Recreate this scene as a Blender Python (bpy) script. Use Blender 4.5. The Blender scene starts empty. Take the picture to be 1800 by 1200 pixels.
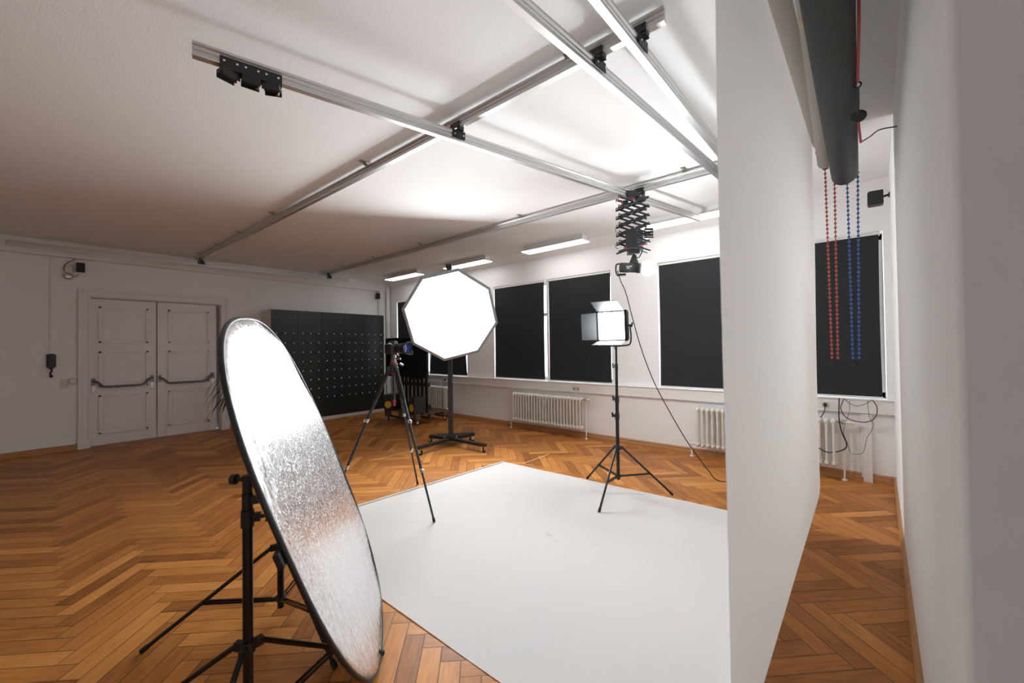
import bpy, bmesh, math, random
from mathutils import Vector, Matrix
random.seed(7)
SC = bpy.context.scene
COL = SC.collection
PI = math.pi
def V(*a): return Vector(a)
def rad(d): return math.radians(d)

# ------------------------------------------------------------------ materials
def new_mat(name):
    m = bpy.data.materials.new(name); m.use_nodes = True
    nt = m.node_tree; b = nt.nodes['Principled BSDF']
    return m, nt, b
def mat(name, col, rough=.5, metal=0., bump=0., scale=80., var=0., spec=None, coords='Object', stretch=(1, 1, 1), detail=3.):
    m, nt, b = new_mat(name)
    b.inputs['Base Color'].default_value = (*col, 1)
    b.inputs['Roughness'].default_value = rough
    b.inputs['Metallic'].default_value = metal
    if spec is not None: b.inputs['Specular IOR Level'].default_value = spec
    tc = nt.nodes.new('ShaderNodeTexCoord'); mp = nt.nodes.new('ShaderNodeMapping')
    mp.inputs['Scale'].default_value = stretch
    nt.links.new(tc.outputs[coords], mp.inputs['Vector'])
    n = nt.nodes.new('ShaderNodeTexNoise'); n.inputs['Scale'].default_value = scale; n.inputs['Detail'].default_value = detail
    nt.links.new(mp.outputs['Vector'], n.inputs['Vector'])
    if bump:
        bp = nt.nodes.new('ShaderNodeBump'); bp.inputs['Strength'].default_value = bump; bp.inputs['Distance'].default_value = .01
        nt.links.new(n.outputs['Fac'], bp.inputs['Height']); nt.links.new(bp.outputs['Normal'], b.inputs['Normal'])
    mx = nt.nodes.new('ShaderNodeMix'); mx.data_type = 'RGBA'
    v = max(var, .02)
    mx.inputs['A'].default_value = (*[max(0, c*(1-v)) for c in col], 1); mx.inputs['B'].default_value = (*[min(1, c*(1+v)) for c in col], 1)
    nt.links.new(n.outputs['Fac'], mx.inputs['Factor']); nt.links.new(mx.outputs['Result'], b.inputs['Base Color'])
    return m
def emis(name, col, strength):
    m, nt, b = new_mat(name)
    b.inputs['Base Color'].default_value = (.8, .8, .8, 1); b.inputs['Roughness'].default_value = .6
    n = nt.nodes.new('ShaderNodeTexNoise'); n.inputs['Scale'].default_value = 20
    b.inputs['Emission Color'].default_value = (*col, 1); b.inputs['Emission Strength'].default_value = strength
    return m

M = {}
M['wall'] = mat('white_wall_paint', (.87, .866, .86), .85, bump=.22, scale=70, var=.03)
M['wall_trim'] = mat('white_trim_paint', (.83, .82, .80), .5, bump=.05, scale=30, var=.03)
M['ceiling'] = mat('woodchip_ceiling_paint', (.88, .878, .875), .9, bump=.16, scale=75, var=.03, detail=3)
M['cool_wall'] = mat('cool_white_paint', (.80, .83, .84), .8, bump=.06, scale=50, var=.02)
M['door_white'] = mat('door_white_lacquer', (.80, .77, .755), .38, bump=.04, scale=40, var=.04)
M['oak'] = mat('oak_baseboard', (.46, .235, .10), .4, bump=.08, scale=12, var=.25, stretch=(1, 1, 8))
M['inlay'] = mat('pale_wood_inlay', (.68, .40, .19), .35, var=.1)
M['alu'] = mat('brushed_aluminium', (.64, .64, .64), .42, 1., bump=.02, scale=200, var=.05)
M['steel'] = mat('zinc_steel', (.55, .54, .48), .35, 1., var=.15)
M['gunmetal'] = mat('gunmetal', (.16, .165, .17), .35, .8)
M['chrome'] = mat('chrome', (.85, .85, .85), .1, 1.)
M['black'] = mat('black_powder_coat', (.012, .012, .013), .42, bump=.03, scale=300)
M['black_metal'] = mat('black_anodised_tube', (.014, .014, .015), .28, .3)
M['graphite'] = mat('graphite_steel', (.035, .04, .045), .4, .4)
M['dark_plastic'] = mat('dark_grey_plastic', (.03, .03, .032), .5, bump=.05, scale=200)
M['rubber'] = mat('black_rubber', (.01, .01, .01), .75)
M['blind'] = mat('charcoal_blind_fabric', (.012, .0150, .0175), .8, bump=.08, scale=400, var=.08)
M['blind_bar'] = mat('white_blind_bar', (.75, .74, .72), .4)
M['frame'] = mat('white_window_frame', (.8, .79, .77), .4)
M['radiator'] = mat('cream_radiator_enamel', (.78, .75, .68), .32)
M['plastic_white'] = mat('ivory_plastic', (.72, .68, .6), .35)
M['cupboard'] = mat('dark_green_grey_lacquer', (.022, .026, .025), .3, var=.06, scale=6)
M['carcass'] = mat('white_melamine', (.72, .67, .62), .5)
M['knob'] = mat('white_knob', (.85, .83, .78), .3)
M['grey_roll'] = mat('grey_vinyl_roll', (.042, .044, .043), .6, bump=.1, scale=3, var=.08)
M['tape'] = mat('yellowed_tape', (.62, .5, .3), .5)
M['red_bead'] = mat('red_bead', (.60, .10, .075), .4)
M['blue_bead'] = mat('blue_bead', (.035, .13, .45), .4)
M['red_cord'] = mat('red_cord', (.42, .05, .05), .55)
M['maroon'] = mat('maroon_cable', (.10, .02, .02), .4)
M['cable'] = mat('black_cable', (.012, .012, .012), .45)
M['pallet'] = mat('rough_dark_wood', (.16, .09, .05), .75, bump=.3, scale=14, var=.5, stretch=(1, 6, 6))
M['pallet_black'] = mat('black_stained_wood', (.016, .017, .016), .6, bump=.2, scale=14, var=.3)
M['bare_wood'] = mat('weathered_pale_wood', (.55, .47, .38), .8, bump=.2, scale=18, var=.35)
M['yellow'] = mat('yellow_cone', (.75, .48, .02), .4)
M['screen'] = mat('dark_screen', (.006, .012, .014), .12, var=.05)
M['red_part'] = mat('red_anodised', (.35, .04, .04), .35, .4)
M['lens_glass'] = mat('blue_coated_glass', (.02, .03, .14), .06, spec=1.)
M['bell'] = mat('bell_metal', (.55, .5, .47), .2, 1.)
M['leaf'] = mat('palm_leaf', (.02, .045, .022), .45, var=.4, scale=5)
M['pot'] = mat('grey_pot', (.2, .19, .18), .6)
M['soil'] = mat('soil', (.04, .025, .015), .95, bump=.5, scale=60)
M['barn'] = mat('grey_barndoor_metal', (.016, .017, .018), .6, 0., var=.06, spec=.2)
M['speaker_grille'] = mat('speaker_grille', (.008, .008, .009), .6, bump=.3, scale=300)
M['softbox_rim'] = mat('grey_softbox_rim', (.26, .28, .30), .7)
M['softbox_back'] = mat('black_softbox_fabric', (.02, .02, .02), .7)
M['octa'] = emis('softbox_diffuser', (.94, .98, 1), 9)
M['led'] = emis('led_panel_diffuser', (.92, .97, 1), 58)
M['dome'] = emis('glass_dome_lit', (.95, .98, 1), 80)
M['tube'] = emis('ceiling_lamp_diffuser', (1, .99, .975), 3.2)

# glass for the windows: thin transparent-ish pane
def glass():
    m, nt, b = new_mat('window_glass')
    for n in list(nt.nodes):
        if n.type == 'BSDF_PRINCIPLED': nt.nodes.remove(n)
    out = [n for n in nt.nodes if n.type == 'OUTPUT_MATERIAL'][0]
    t = nt.nodes.new('ShaderNodeBsdfTransparent'); g = nt.nodes.new('ShaderNodeBsdfGlossy'); g.inputs['Roughness'].default_value = .02
    mx = nt.nodes.new('ShaderNodeMixShader'); mx.inputs[0].default_value = .08
    nt.links.new(t.outputs[0], mx.inputs[1]); nt.links.new(g.outputs[0], mx.inputs[2]); nt.links.new(mx.outputs[0], out.inputs[0])
    return m
M['glass'] = glass()

# backdrop paper: white, slightly translucent, scuffed on the floor
def paper(name, col, scuff):
    m, nt, b = new_mat(name)
    out = [n for n in nt.nodes if n.type == 'OUTPUT_MATERIAL'][0]
    b.inputs['Roughness'].default_value = .75
    b.inputs['Base Color'].default_value = (*col, 1)
    tc = nt.nodes.new('ShaderNodeTexCoord')
    fib = nt.nodes.new('ShaderNodeTexNoise'); fib.inputs['Scale'].default_value = 130; fib.inputs['Detail'].default_value = 4
    nt.links.new(tc.outputs['Object'], fib.inputs['Vector'])
    bp = nt.nodes.new('ShaderNodeBump'); bp.inputs['Strength'].default_value = .10; bp.inputs['Distance'].default_value = .006
    nt.links.new(fib.outputs['Fac'], bp.inputs['Height']); nt.links.new(bp.outputs['Normal'], b.inputs['Normal'])
    if scuff:
        # thin scuff streaks: ridge of a distorted noise, masked by patches of heavy use
        n1 = nt.nodes.new('ShaderNodeTexNoise'); n1.inputs['Scale'].default_value = 2.6; n1.inputs['Detail'].default_value = 5; n1.inputs['Distortion'].default_value = 1.2
        nt.links.new(tc.outputs['Object'], n1.inputs['Vector'])
        s1 = nt.nodes.new('ShaderNodeMath'); s1.operation = 'SUBTRACT'; s1.inputs[1].default_value = .5; nt.links.new(n1.outputs['Fac'], s1.inputs[0])
        a1 = nt.nodes.new('ShaderNodeMath'); a1.operation = 'ABSOLUTE'; nt.links.new(s1.outputs[0], a1.inputs[0])
        r1 = nt.nodes.new('ShaderNodeValToRGB'); r1.color_ramp.elements[0].position = 0; r1.color_ramp.elements[0].color = (1, 1, 1, 1)
        r1.color_ramp.elements[1].position = .006; r1.color_ramp.elements[1].color = (0, 0, 0, 1); nt.links.new(a1.outputs[0], r1.inputs[0])
        n2 = nt.nodes.new('ShaderNodeTexNoise'); n2.inputs['Scale'].default_value = 5.5; n2.inputs['Detail'].default_value = 2; nt.links.new(tc.outputs['Object'], n2.inputs['Vector'])
        r2 = nt.nodes.new('ShaderNodeValToRGB'); r2.color_ramp.elements[0].position = .54; r2.color_ramp.elements[1].position = .68; nt.links.new(n2.outputs['Fac'], r2.inputs[0])
        # patch around the middle of the sheet where people stand
        vd = nt.nodes.new('ShaderNodeVectorMath'); vd.operation = 'DISTANCE'; vd.inputs[1].default_value = (-1.75, 2.95, 0); nt.links.new(tc.outputs['Object'], vd.inputs[0])
        r3 = nt.nodes.new('ShaderNodeValToRGB'); r3.color_ramp.elements[0].position = .3; r3.color_ramp.elements[0].color = (1, 1, 1, 1)
        r3.color_ramp.elements[1].position = .9; r3.color_ramp.elements[1].color = (.16, .16, .16, 1); nt.links.new(vd.outputs['Value'], r3.inputs[0])
        m1 = nt.nodes.new('ShaderNodeMath'); m1.operation = 'MULTIPLY'; nt.links.new(r1.outputs[0], m1.inputs[0]); nt.links.new(r2.outputs[0], m1.inputs[1])
        m2 = nt.nodes.new('ShaderNodeMath'); m2.operation = 'MULTIPLY'; nt.links.new(m1.outputs[0], m2.inputs[0]); nt.links.new(r3.outputs[0], m2.inputs[1])
        m3 = nt.nodes.new('ShaderNodeMath'); m3.operation = 'MULTIPLY'; m3.inputs[1].default_value = .55; nt.links.new(m2.outputs[0], m3.inputs[0])
        mx = nt.nodes.new('ShaderNodeMix'); mx.data_type = 'RGBA'; mx.inputs['A'].default_value = (*col, 1); mx.inputs['B'].default_value = (.33, .33, .33, 1)
        nt.links.new(m3.outputs[0], mx.inputs['Factor']); nt.links.new(mx.outputs['Result'], b.inputs['Base Color'])
    tr = nt.nodes.new('ShaderNodeBsdfTranslucent'); tr.inputs['Color'].default_value = (.80, .76, .72, 1)
    ms = nt.nodes.new('ShaderNodeMixShader'); ms.inputs[0].default_value = .33
    nt.links.new(b.outputs[0], ms.inputs[1]); nt.links.new(tr.outputs[0], ms.inputs[2]); nt.links.new(ms.outputs[0], out.inputs[0])
    return m
M['paper'] = paper('white_background_paper', (.90, .90, .895), True)
M['paper_roll'] = paper('rolled_white_paper', (.72, .68, .64), False)

# silver reflector fabric: crumpled foil, scratched
def silver():
    m, nt, b = new_mat('crinkled_silver_fabric')
    b.inputs['Metallic'].default_value = .93; b.inputs['Base Color'].default_value = (.86, .86, .87, 1)
    tc = nt.nodes.new('ShaderNodeTexCoord')
    def noise(scale, stretch, detail=3, dist=0):
        mp = nt.nodes.new('ShaderNodeMapping'); mp.inputs['Scale'].default_value = stretch; nt.links.new(tc.outputs['Object'], mp.inputs['Vector'])
        n = nt.nodes.new('ShaderNodeTexNoise'); n.inputs['Scale'].default_value = scale; n.inputs['Detail'].default_value = detail; n.inputs['Distortion'].default_value = dist
        nt.links.new(mp.outputs['Vector'], n.inputs['Vector']); return n
    # wrinkles run up and down the fabric, strongest near the rim
    w = noise(9, (5, .8, 1), 2, .5)
    g = noise(26, (1, 1, 1), 5, 2.5)
    sep = nt.nodes.new('ShaderNodeSeparateXYZ'); nt.links.new(tc.outputs['Object'], sep.inputs[0])
    def mul(a, k):
        x = nt.nodes.new('ShaderNodeMath'); x.operation = 'MULTIPLY'
        nt.links.new(a, x.inputs[0])
        if isinstance(k, float): x.inputs[1].default_value = k
        else: nt.links.new(k, x.inputs[1])
        return x.outputs[0]
    def add(a, c):
        x = nt.nodes.new('ShaderNodeMath'); x.operation = 'ADD'; nt.links.new(a, x.inputs[0]); nt.links.new(c, x.inputs[1]); return x.outputs[0]
    u = mul(sep.outputs[0], 1/.6); v = mul(sep.outputs[1], 1/.92)
    rr = add(mul(u, u), mul(v, v))
    rim = nt.nodes.new('ShaderNodeValToRGB'); rim.color_ramp.elements[0].position = .35; rim.color_ramp.elements[0].color = (.06, .06, .06, 1); rim.color_ramp.elements[1].position = .95
    nt.links.new(rr, rim.inputs[0])
    # scratches: thin curly ridges
    s = noise(26, (1, 1, 1), 5, 2.6)
    sb = nt.nodes.new('ShaderNodeMath'); sb.operation = 'SUBTRACT'; sb.inputs[1].default_value = .5; nt.links.new(s.outputs['Fac'], sb.inputs[0])
    ab = nt.nodes.new('ShaderNodeMath'); ab.operation = 'ABSOLUTE'; nt.links.new(sb.outputs[0], ab.inputs[0])
    sc = nt.nodes.new('ShaderNodeValToRGB'); sc.color_ramp.elements[0].color = (1, 1, 1, 1); sc.color_ramp.elements[1].position = .02; sc.color_ramp.elements[1].color = (0, 0, 0, 1)
    nt.links.new(ab.outputs[0], sc.inputs[0])
    h = add(add(mul(mul(w.outputs['Fac'], rim.outputs[0]), 1.5), mul(g.outputs['Fac'], .016)), mul(sc.outputs[0], .022))
    bp = nt.nodes.new('ShaderNodeBump'); bp.inputs['Strength'].default_value = .5; bp.inputs['Distance'].default_value = .02
    nt.links.new(h, bp.inputs['Height']); nt.links.new(bp.outputs['Normal'], b.inputs['Normal'])
    rg = nt.nodes.new('ShaderNodeMapRange'); rg.inputs['To Min'].default_value = .25; rg.inputs['To Max'].default_value = .6; nt.links.new(sc.outputs[0], rg.inputs['Value'])
    nt.links.new(rg.outputs[0], b.inputs['Roughness'])
    return m
M['silver'] = silver()

# parquet: colour per board from a mesh attribute, grain along the board from the UVs
def parquet():
    m, nt, b = new_mat('herringbone_oak')
    at = nt.nodes.new('ShaderNodeVertexColor'); at.layer_name = 'board'
    sp = nt.nodes.new('ShaderNodeSeparateColor'); nt.links.new(at.outputs['Color'], sp.inputs[0])
    uv = nt.nodes.new('ShaderNodeUVMap'); uv.uv_map = 'UVMap'
    off = nt.nodes.new('ShaderNodeCombineXYZ'); nt.links.new(sp.outputs[1], off.inputs[2])
    k = nt.nodes.new('ShaderNodeVectorMath'); k.operation = 'SCALE'; k.inputs['Scale'].default_value = 40; nt.links.new(off.outputs[0], k.inputs[0])
    ad = nt.nodes.new('ShaderNodeVectorMath'); nt.links.new(uv.outputs[0], ad.inputs[0]); nt.links.new(k.outputs[0], ad.inputs[1])
    mp = nt.nodes.new('ShaderNodeMapping'); mp.inputs['Scale'].default_value = (1.6, 22, 1); nt.links.new(ad.outputs[0], mp.inputs['Vector'])
    gr = nt.nodes.new('ShaderNodeTexNoise'); gr.inputs['Scale'].default_value = 3.2; gr.inputs['Detail'].default_value = 5; gr.inputs['Distortion'].default_value = .6
    nt.links.new(mp.outputs['Vector'], gr.inputs['Vector'])
    mp2 = nt.nodes.new('ShaderNodeMapping'); mp2.inputs['Scale'].default_value = (3, 5, 1); nt.links.new(ad.outputs[0], mp2.inputs['Vector'])
    bl = nt.nodes.new('ShaderNodeTexNoise'); bl.inputs['Scale'].default_value = 2; bl.inputs['Detail'].default_value = 2; nt.links.new(mp2.outputs['Vector'], bl.inputs['Vector'])
    ramp = nt.nodes.new('ShaderNodeValToRGB'); e = ramp.color_ramp.elements
    e[0].position = 0; e[0].color = (.15, .048, .011, 1); e[1].position = 1; e[1].color = (.72, .33, .095, 1)
    x = e.new(.35); x.color = (.38, .138, .030, 1); x = e.new(.7); x.color = (.58, .235, .055, 1)
    def mad(a, k1, k2):
        q = nt.nodes.new('ShaderNodeMath'); q.operation = 'MULTIPLY_ADD'; nt.links.new(a, q.inputs[0]); q.inputs[1].default_value = k1
        if isinstance(k2, float): q.inputs[2].default_value = k2
        else: nt.links.new(k2, q.inputs[2])
        return q.outputs[0]
    f = mad(sp.outputs[0], .55, .12); f = mad(gr.outputs['Fac'], .75, f); f = mad(bl.outputs['Fac'], .28, f)
    sb = nt.nodes.new('ShaderNodeMath'); sb.operation = 'SUBTRACT'; sb.inputs[1].default_value = .415; nt.links.new(f, sb.inputs[0])
    nt.links.new(sb.outputs[0], ramp.inputs[0])
    # dark joints between boards (from UV distance to the board's edge)
    su = nt.nodes.new('ShaderNodeSeparateXYZ'); nt.links.new(uv.outputs[0], su.inputs[0])
    def edge(o, L):
        a = nt.nodes.new('ShaderNodeMath'); a.operation = 'SUBTRACT'; a.inputs[0].default_value = L; nt.links.new(o, a.inputs[1])
        mn = nt.nodes.new('ShaderNodeMath'); mn.operation = 'MINIMUM'; nt.links.new(o, mn.inputs[0]); nt.links.new(a.outputs[0], mn.inputs[1]); return mn.outputs[0]
    mn = nt.nodes.new('ShaderNodeMath'); mn.operation = 'MINIMUM'; nt.links.new(edge(su.outputs[0], .6), mn.inputs[0]); nt.links.new(edge(su.outputs[1], .105), mn.inputs[1])
    jr = nt.nodes.new('ShaderNodeValToRGB'); jr.color_ramp.elements[0].position = .0009; jr.color_ramp.elements[1].position = .0028; nt.links.new(mn.outputs[0], jr.inputs[0])
    mx = nt.nodes.new('ShaderNodeMix'); mx.data_type = 'RGBA'; mx.inputs['A'].default_value = (.035, .014, .006, 1)
    nt.links.new(ramp.outputs[0], mx.inputs['B']); nt.links.new(jr.outputs[0], mx.inputs['Factor']); nt.links.new(mx.outputs['Result'], b.inputs['Base Color'])
    hh = mad(gr.outputs['Fac'], .12, jr.outputs[0])
    bp = nt.nodes.new('ShaderNodeBump'); bp.inputs['Strength'].default_value = .35; bp.inputs['Distance'].default_value = .002
    nt.links.new(hh, bp.inputs['Height']); nt.links.new(bp.outputs['Normal'], b.inputs['Normal'])
    rr = nt.nodes.new('ShaderNodeMapRange'); rr.inputs['To Min'].default_value = .36; rr.inputs['To Max'].default_value = .52; nt.links.new(gr.outputs['Fac'], rr.inputs['Value'])
    nt.links.new(rr.outputs[0], b.inputs['Roughness'])
    b.inputs['Specular IOR Level'].default_value = .28
    return m
M['parquet'] = parquet()

# ------------------------------------------------------------------ geometry helpers
def basis(d):
    d = d.normalized(); a = Vector((0, 0, 1)) if abs(d.z) < .9 else Vector((1, 0, 0))
    u = d.cross(a).normalized(); return u, d.cross(u).normalized()
class MB:
    def __init__(s): s.v = []; s.f = []; s.mi = []; s.m = 0
    def add(s, vs, fs):
        o = len(s.v); s.v += [tuple(x) for x in vs]
        for f in fs: s.f.append([i+o for i in f]); s.mi.append(s.m)
        return s
    def box(s, x0, x1, y0, y1, z0, z1, mtx=None):
        vs = [Vector((x, y, z)) for z in (z0, z1) for y in (y0, y1) for x in (x0, x1)]
        if mtx: vs = [mtx @ v for v in vs]
        return s.add(vs, [(0, 2, 3, 1), (4, 5, 7, 6), (0, 1, 5, 4), (2, 6, 7, 3), (0, 4, 6, 2), (1, 3, 7, 5)])
    def bar(s, p, q, w, t, up=(0, 0, 1)):      # rectangular bar p->q, width w (sideways), thickness t (along up)
        p, q = Vector(p), Vector(q); d = (q-p).normalized(); a = d.cross(Vector(up)); 
        if a.length < 1e-5: a = d.cross(Vector((1, 0, 0)))
        a.normalize(); b = a.cross(d).normalized(); vs = []
        for c in (p, q):
            for sx, sy in ((-1, -1), (1, -1), (1, 1), (-1, 1)): vs.append(c+a*sx*w/2+b*sy*t/2)
        return s.add(vs, [(0, 3, 2, 1), (4, 5, 6, 7), (0, 1, 5, 4), (1, 2, 6, 5), (2, 3, 7, 6), (3, 0, 4, 7)])
    def cyl(s, p, q, r0, r1=None, n=16, caps=True):
        r1 = r0 if r1 is None else r1; p, q = Vector(p), Vector(q); a, b = basis(q-p); vs = []
        for c, r in ((p, r0), (q, r1)):
            for i in range(n): t = 2*PI*i/n; vs.append(c+(a*math.cos(t)+b*math.sin(t))*r)
        fs = [(i, (i+1) % n, n+(i+1) % n, n+i) for i in range(n)]
        if caps: fs += [tuple(range(n-1, -1, -1)), tuple(range(n, 2*n))]
        return s.add(vs, fs)
    def tube(s, pts, r, n=8, closed=False):
        pts = [Vector(p) for p in pts]; N = len(pts); vs = []; pa = None
        for i, p in enumerate(pts):
            if closed: d = pts[(i+1) % N]-pts[i-1]
            else: d = pts[min(i+1, N-1)]-pts[max(i-1, 0)]
            d.normalize()
            if pa is None: pa, pb = basis(d)
            else: pa = (pa-d*pa.dot(d)).normalized(); pb = d.cross(pa)
            for k in range(n): t = 2*PI*k/n; vs.append(p+(pa*math.cos(t)+pb*math.sin(t))*r)
        M_ = N if closed else N-1
        fs = [(i*n+k, i*n+(k+1) % n, ((i+1) % N)*n+(k+1) % n, ((i+1) % N)*n+k) for i in range(M_) for k in range(n)]
        if not closed: fs += [tuple(range(n-1, -1, -1)), tuple((N-1)*n+k for k in range(n))]
        return s.add(vs, fs)
    def lathe(s, prof, o=(0, 0, 0), axis=(0, 0, 1), n=24):     # prof: (r, h) along axis
        o, ax = Vector(o), Vector(axis).normalized(); a, b = basis(ax); vs = []
        for r, h in prof:
            for k in range(n): t = 2*PI*k/n; vs.append(o+ax*h+(a*math.cos(t)+b*math.sin(t))*max(r, 1e-5))
        L = len(prof)
        fs = [(i*n+k, i*n+(k+1) % n, (i+1)*n+(k+1) % n, (i+1)*n+k) for i in range(L-1) for k in range(n)]
        fs += [tuple(range(n-1, -1, -1)), tuple((L-1)*n+k for k in range(n))]
        return s.add(vs, fs)
    def sphere(s, c, r, n=12, sq=(1, 1, 1)):
        c = Vector(c); vs = []; fs = []; m = n//2
        for i in range(m+1):
            ph = PI*i/m
            for k in range(n): t = 2*PI*k/n; vs.append(c+Vector((r*sq[0]*math.sin(ph)*math.cos(t), r*sq[1]*math.sin(ph)*math.sin(t), r*sq[2]*math.cos(ph))))
        fs = [(i*n+k, (i+1)*n+k, (i+1)*n+(k+1) % n, i*n+(k+1) % n) for i in range(m) for k in range(n)]
        return s.add(vs, fs)
    def prism(s, poly, fn, h0, h1):            # 2D polygon extruded; fn(x, y, h)->Vector
        n = len(poly); vs = [fn(x, y, h) for h in (h0, h1) for x, y in poly]
        fs = [(i, (i+1) % n, n+(i+1) % n, n+i) for i in range(n)]+[tuple(range(n-1, -1, -1)), tuple(range(n, 2*n))]
        return s.add(vs, fs)
    def build(s, name, m, parent=None, bevel=0., smooth=False, loc=None, rot=None, weld=True):
        me = bpy.data.meshes.new(name); me.from_pydata(s.v, [], s.f); me.update()
        bm = bmesh.new(); bm.from_mesh(me)
        if weld: bmesh.ops.remove_doubles(bm, verts=bm.verts, dist=1e-6)
        bmesh.ops.recalc_face_normals(bm, faces=bm.faces); bm.to_mesh(me); bm.free()
        ms = m if isinstance(m, (list, tuple)) else [m]
        for x in ms: me.materials.append(x if not isinstance(x, str) else M[x])
        if len(ms) > 1 and len(me.polygons) == len(s.mi):
            for p, i in zip(me.polygons, s.mi): p.material_index = i
        o = bpy.data.objects.new(name, me); COL.objects.link(o)
        if parent: o.parent = parent
        if loc: o.location = loc
        if rot: o.rotation_euler = rot
        if smooth: 
            for p in me.polygons: p.use_smooth = True
            md = o.modifiers.new('es', 'EDGE_SPLIT'); md.split_angle = rad(38)
        if bevel:
            md = o.modifiers.new('bv', 'BEVEL'); md.width = bevel; md.segments = 2; md.limit_method = 'ANGLE'; md.angle_limit = rad(40)
        return o
def tag(o, label, cat, group=None):
    o['label'] = label; o['category'] = cat
    if group: o['group'] = group
    return o
def thing(name, label, cat, loc=(0, 0, 0), rz=0., group=None):
    o = bpy.data.objects.new(name, None); COL.objects.link(o); o.empty_display_size = .1
    o.location = loc; o.rotation_euler = (0, 0, rz); return tag(o, label, cat, group)
def struct(o): o['kind'] = 'structure'; return o
def dup(root, loc, rz=None, label=None):
    r = root.copy(); COL.objects.link(r); r.location = loc
    if rz is not None: r.rotation_euler = (0, 0, rz)
    if label: r['label'] = label
    for ch in list(root.children):
        c = ch.copy(); COL.objects.link(c); c.parent = r
        for g in list(ch.children):
            d = g.copy(); COL.objects.link(d); d.parent = c
    return r
def smooth_path(pts, k=6):
    pts = [Vector(p) for p in pts]; out = []; n = len(pts)
    for i in range(n-1):
        p0, p1, p2, p3 = pts[max(i-1, 0)], pts[i], pts[i+1], pts[min(i+2, n-1)]
        for j in range(k):
            t = j/k; out.append(.5*((2*p1)+(p2-p0)*t+(2*p0-5*p1+4*p2-p3)*t*t+(3*p1-p0-3*p2+p3)*t**3))
    out.append(pts[-1]); return out

# ------------------------------------------------------------------ room
W, LV, H = 6.162, -9.809, 3.40           # window wall Y, door wall X, ceiling height
NEAR = -4.2                              # wall behind the camera
def XR(y): return .122+.0335*y           # right wall (slightly out of square)

# floor: herringbone boards 0.6 x 0.1 laid at 45 degrees, columns along X
def floor_mesh():
    Lb, wb = .6, .105; s = math.sqrt(.5); colw = Lb*s; step = wb*math.sqrt(2)
    x0, x1, y0, y1 = LV, XR(W)+.01, NEAR, W
    bm = bmesh.new(); uvl = bm.loops.layers.uv.new('UVMap'); cl = bm.loops.layers.float_color.new('board')
    rnd = random.Random(3)
    A = Vector((s, -s, 0)); B = Vector((s, s, 0)); nl = int(round(Lb/wb))
    org = Vector((0, .04+Lb*s, 0))
    for j in range(-14, 15):
        t_ = (A-B)*(Lb*j)+org
        for i in range(int((x0-1.5)/step)-8, int((x1+1.5)/step)+8):
            c0 = t_+(A+B)*(wb*i)
            for kind in (0, 1):
                if kind == 0: o, d, w = c0, A, B
                else: o, d, w = c0+B*wb, B, A
                pts = [o, o+d*Lb, o+d*Lb+w*wb, o+w*wb]
                lo = min(p.x for p in pts); hi = max(p.x for p in pts); ly = min(p.y for p in pts); hy = max(p.y for p in pts)
                if hi < x0 or lo > x1 or hy < y0 or ly > y1: continue
                uv = [(0, 0), (Lb, 0), (Lb, wb), (0, wb)]
                f = bm.faces.new([bm.verts.new(p) for p in pts])
                c = (min(1, max(0, rnd.gauss(.5, .29))), rnd.random(), rnd.random(), 1)
                for lp, q in zip(f.loops, uv): lp[uvl].uv = q; lp[cl] = c
    bmesh.ops.recalc_face_normals(bm, faces=bm.faces)
    for co, no in (((x0, 0, 0), (-1, 0, 0)), ((x1, 0, 0), (1, 0, 0)), ((0, y0, 0), (0, -1, 0)), ((0, y1, 0), (0, 1, 0))):
        bmesh.ops.bisect_plane(bm, geom=bm.verts[:]+bm.edges[:]+bm.faces[:], plane_co=co, plane_no=no, clear_outer=True)
    for f in bm.faces:
        if f.normal.z < 0: f.normal_flip()
    me = bpy.data.meshes.new('floor'); bm.to_mesh(me); bm.free(); me.materials.append(M['parquet'])
    o = bpy.data.objects.new('floor', me); COL.objects.link(o); return struct(o)
floor_mesh()
struct(MB().box(LV-.3, 1.2, NEAR-.3, W+.35, H, H+.2).build('ceiling', 'ceiling'))
struct(MB().box(LV-.3, LV, NEAR-.3, .42, 0, H).box(LV-.3, LV, 2.42, W+.35, 0, H).box(LV-.3, LV, .42, 2.42, 2.60, H).build('wall_left', 'wall'))
struct(MB().box(LV, 1.2, NEAR-.3, NEAR, 0, H).build('wall_near', 'wall'))
# right wall
mb = MB(); mb.add([(XR(NEAR), NEAR, 0), (XR(W), W, 0), (1.2, W, 0), (1.2, NEAR, 0), (XR(NEAR), NEAR, H), (XR(W), W, H), (1.2, W, H), (1.2, NEAR, H)],
       [(0, 3, 2, 1), (4, 5, 6, 7), (0, 1, 5, 4), (1, 2, 6, 5), (2, 3, 7, 6), (3, 0, 4, 7)])
struct(mb.build('wall_right', 'wall'))
# painted pier of the right wall right beside the camera
struct(MB().prism([(.043, .315), (.34, .215), (.34, .50)], lambda a, b, h: V(a, b, h), 0, H).build('trim_1', 'cool_wall'))
# window wall with three openings
PAIRS = [(-9.335, -6.595), (-5.765, -3.077), (-2.29, .272)]
Z0, Z1 = .945, 2.868
mb = MB(); xs = [LV]+[q for p in PAIRS for q in p]+[1.2]
for i in range(0, len(xs), 2): mb.box(xs[i], xs[i+1], W, W+.35, Z0, Z1)
mb.box(LV, 1.2, W, W+.35, 0, Z0).box(LV, 1.2, W, W+.35, Z1, H)
struct(mb.build('wall_far', 'wall'))
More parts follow.
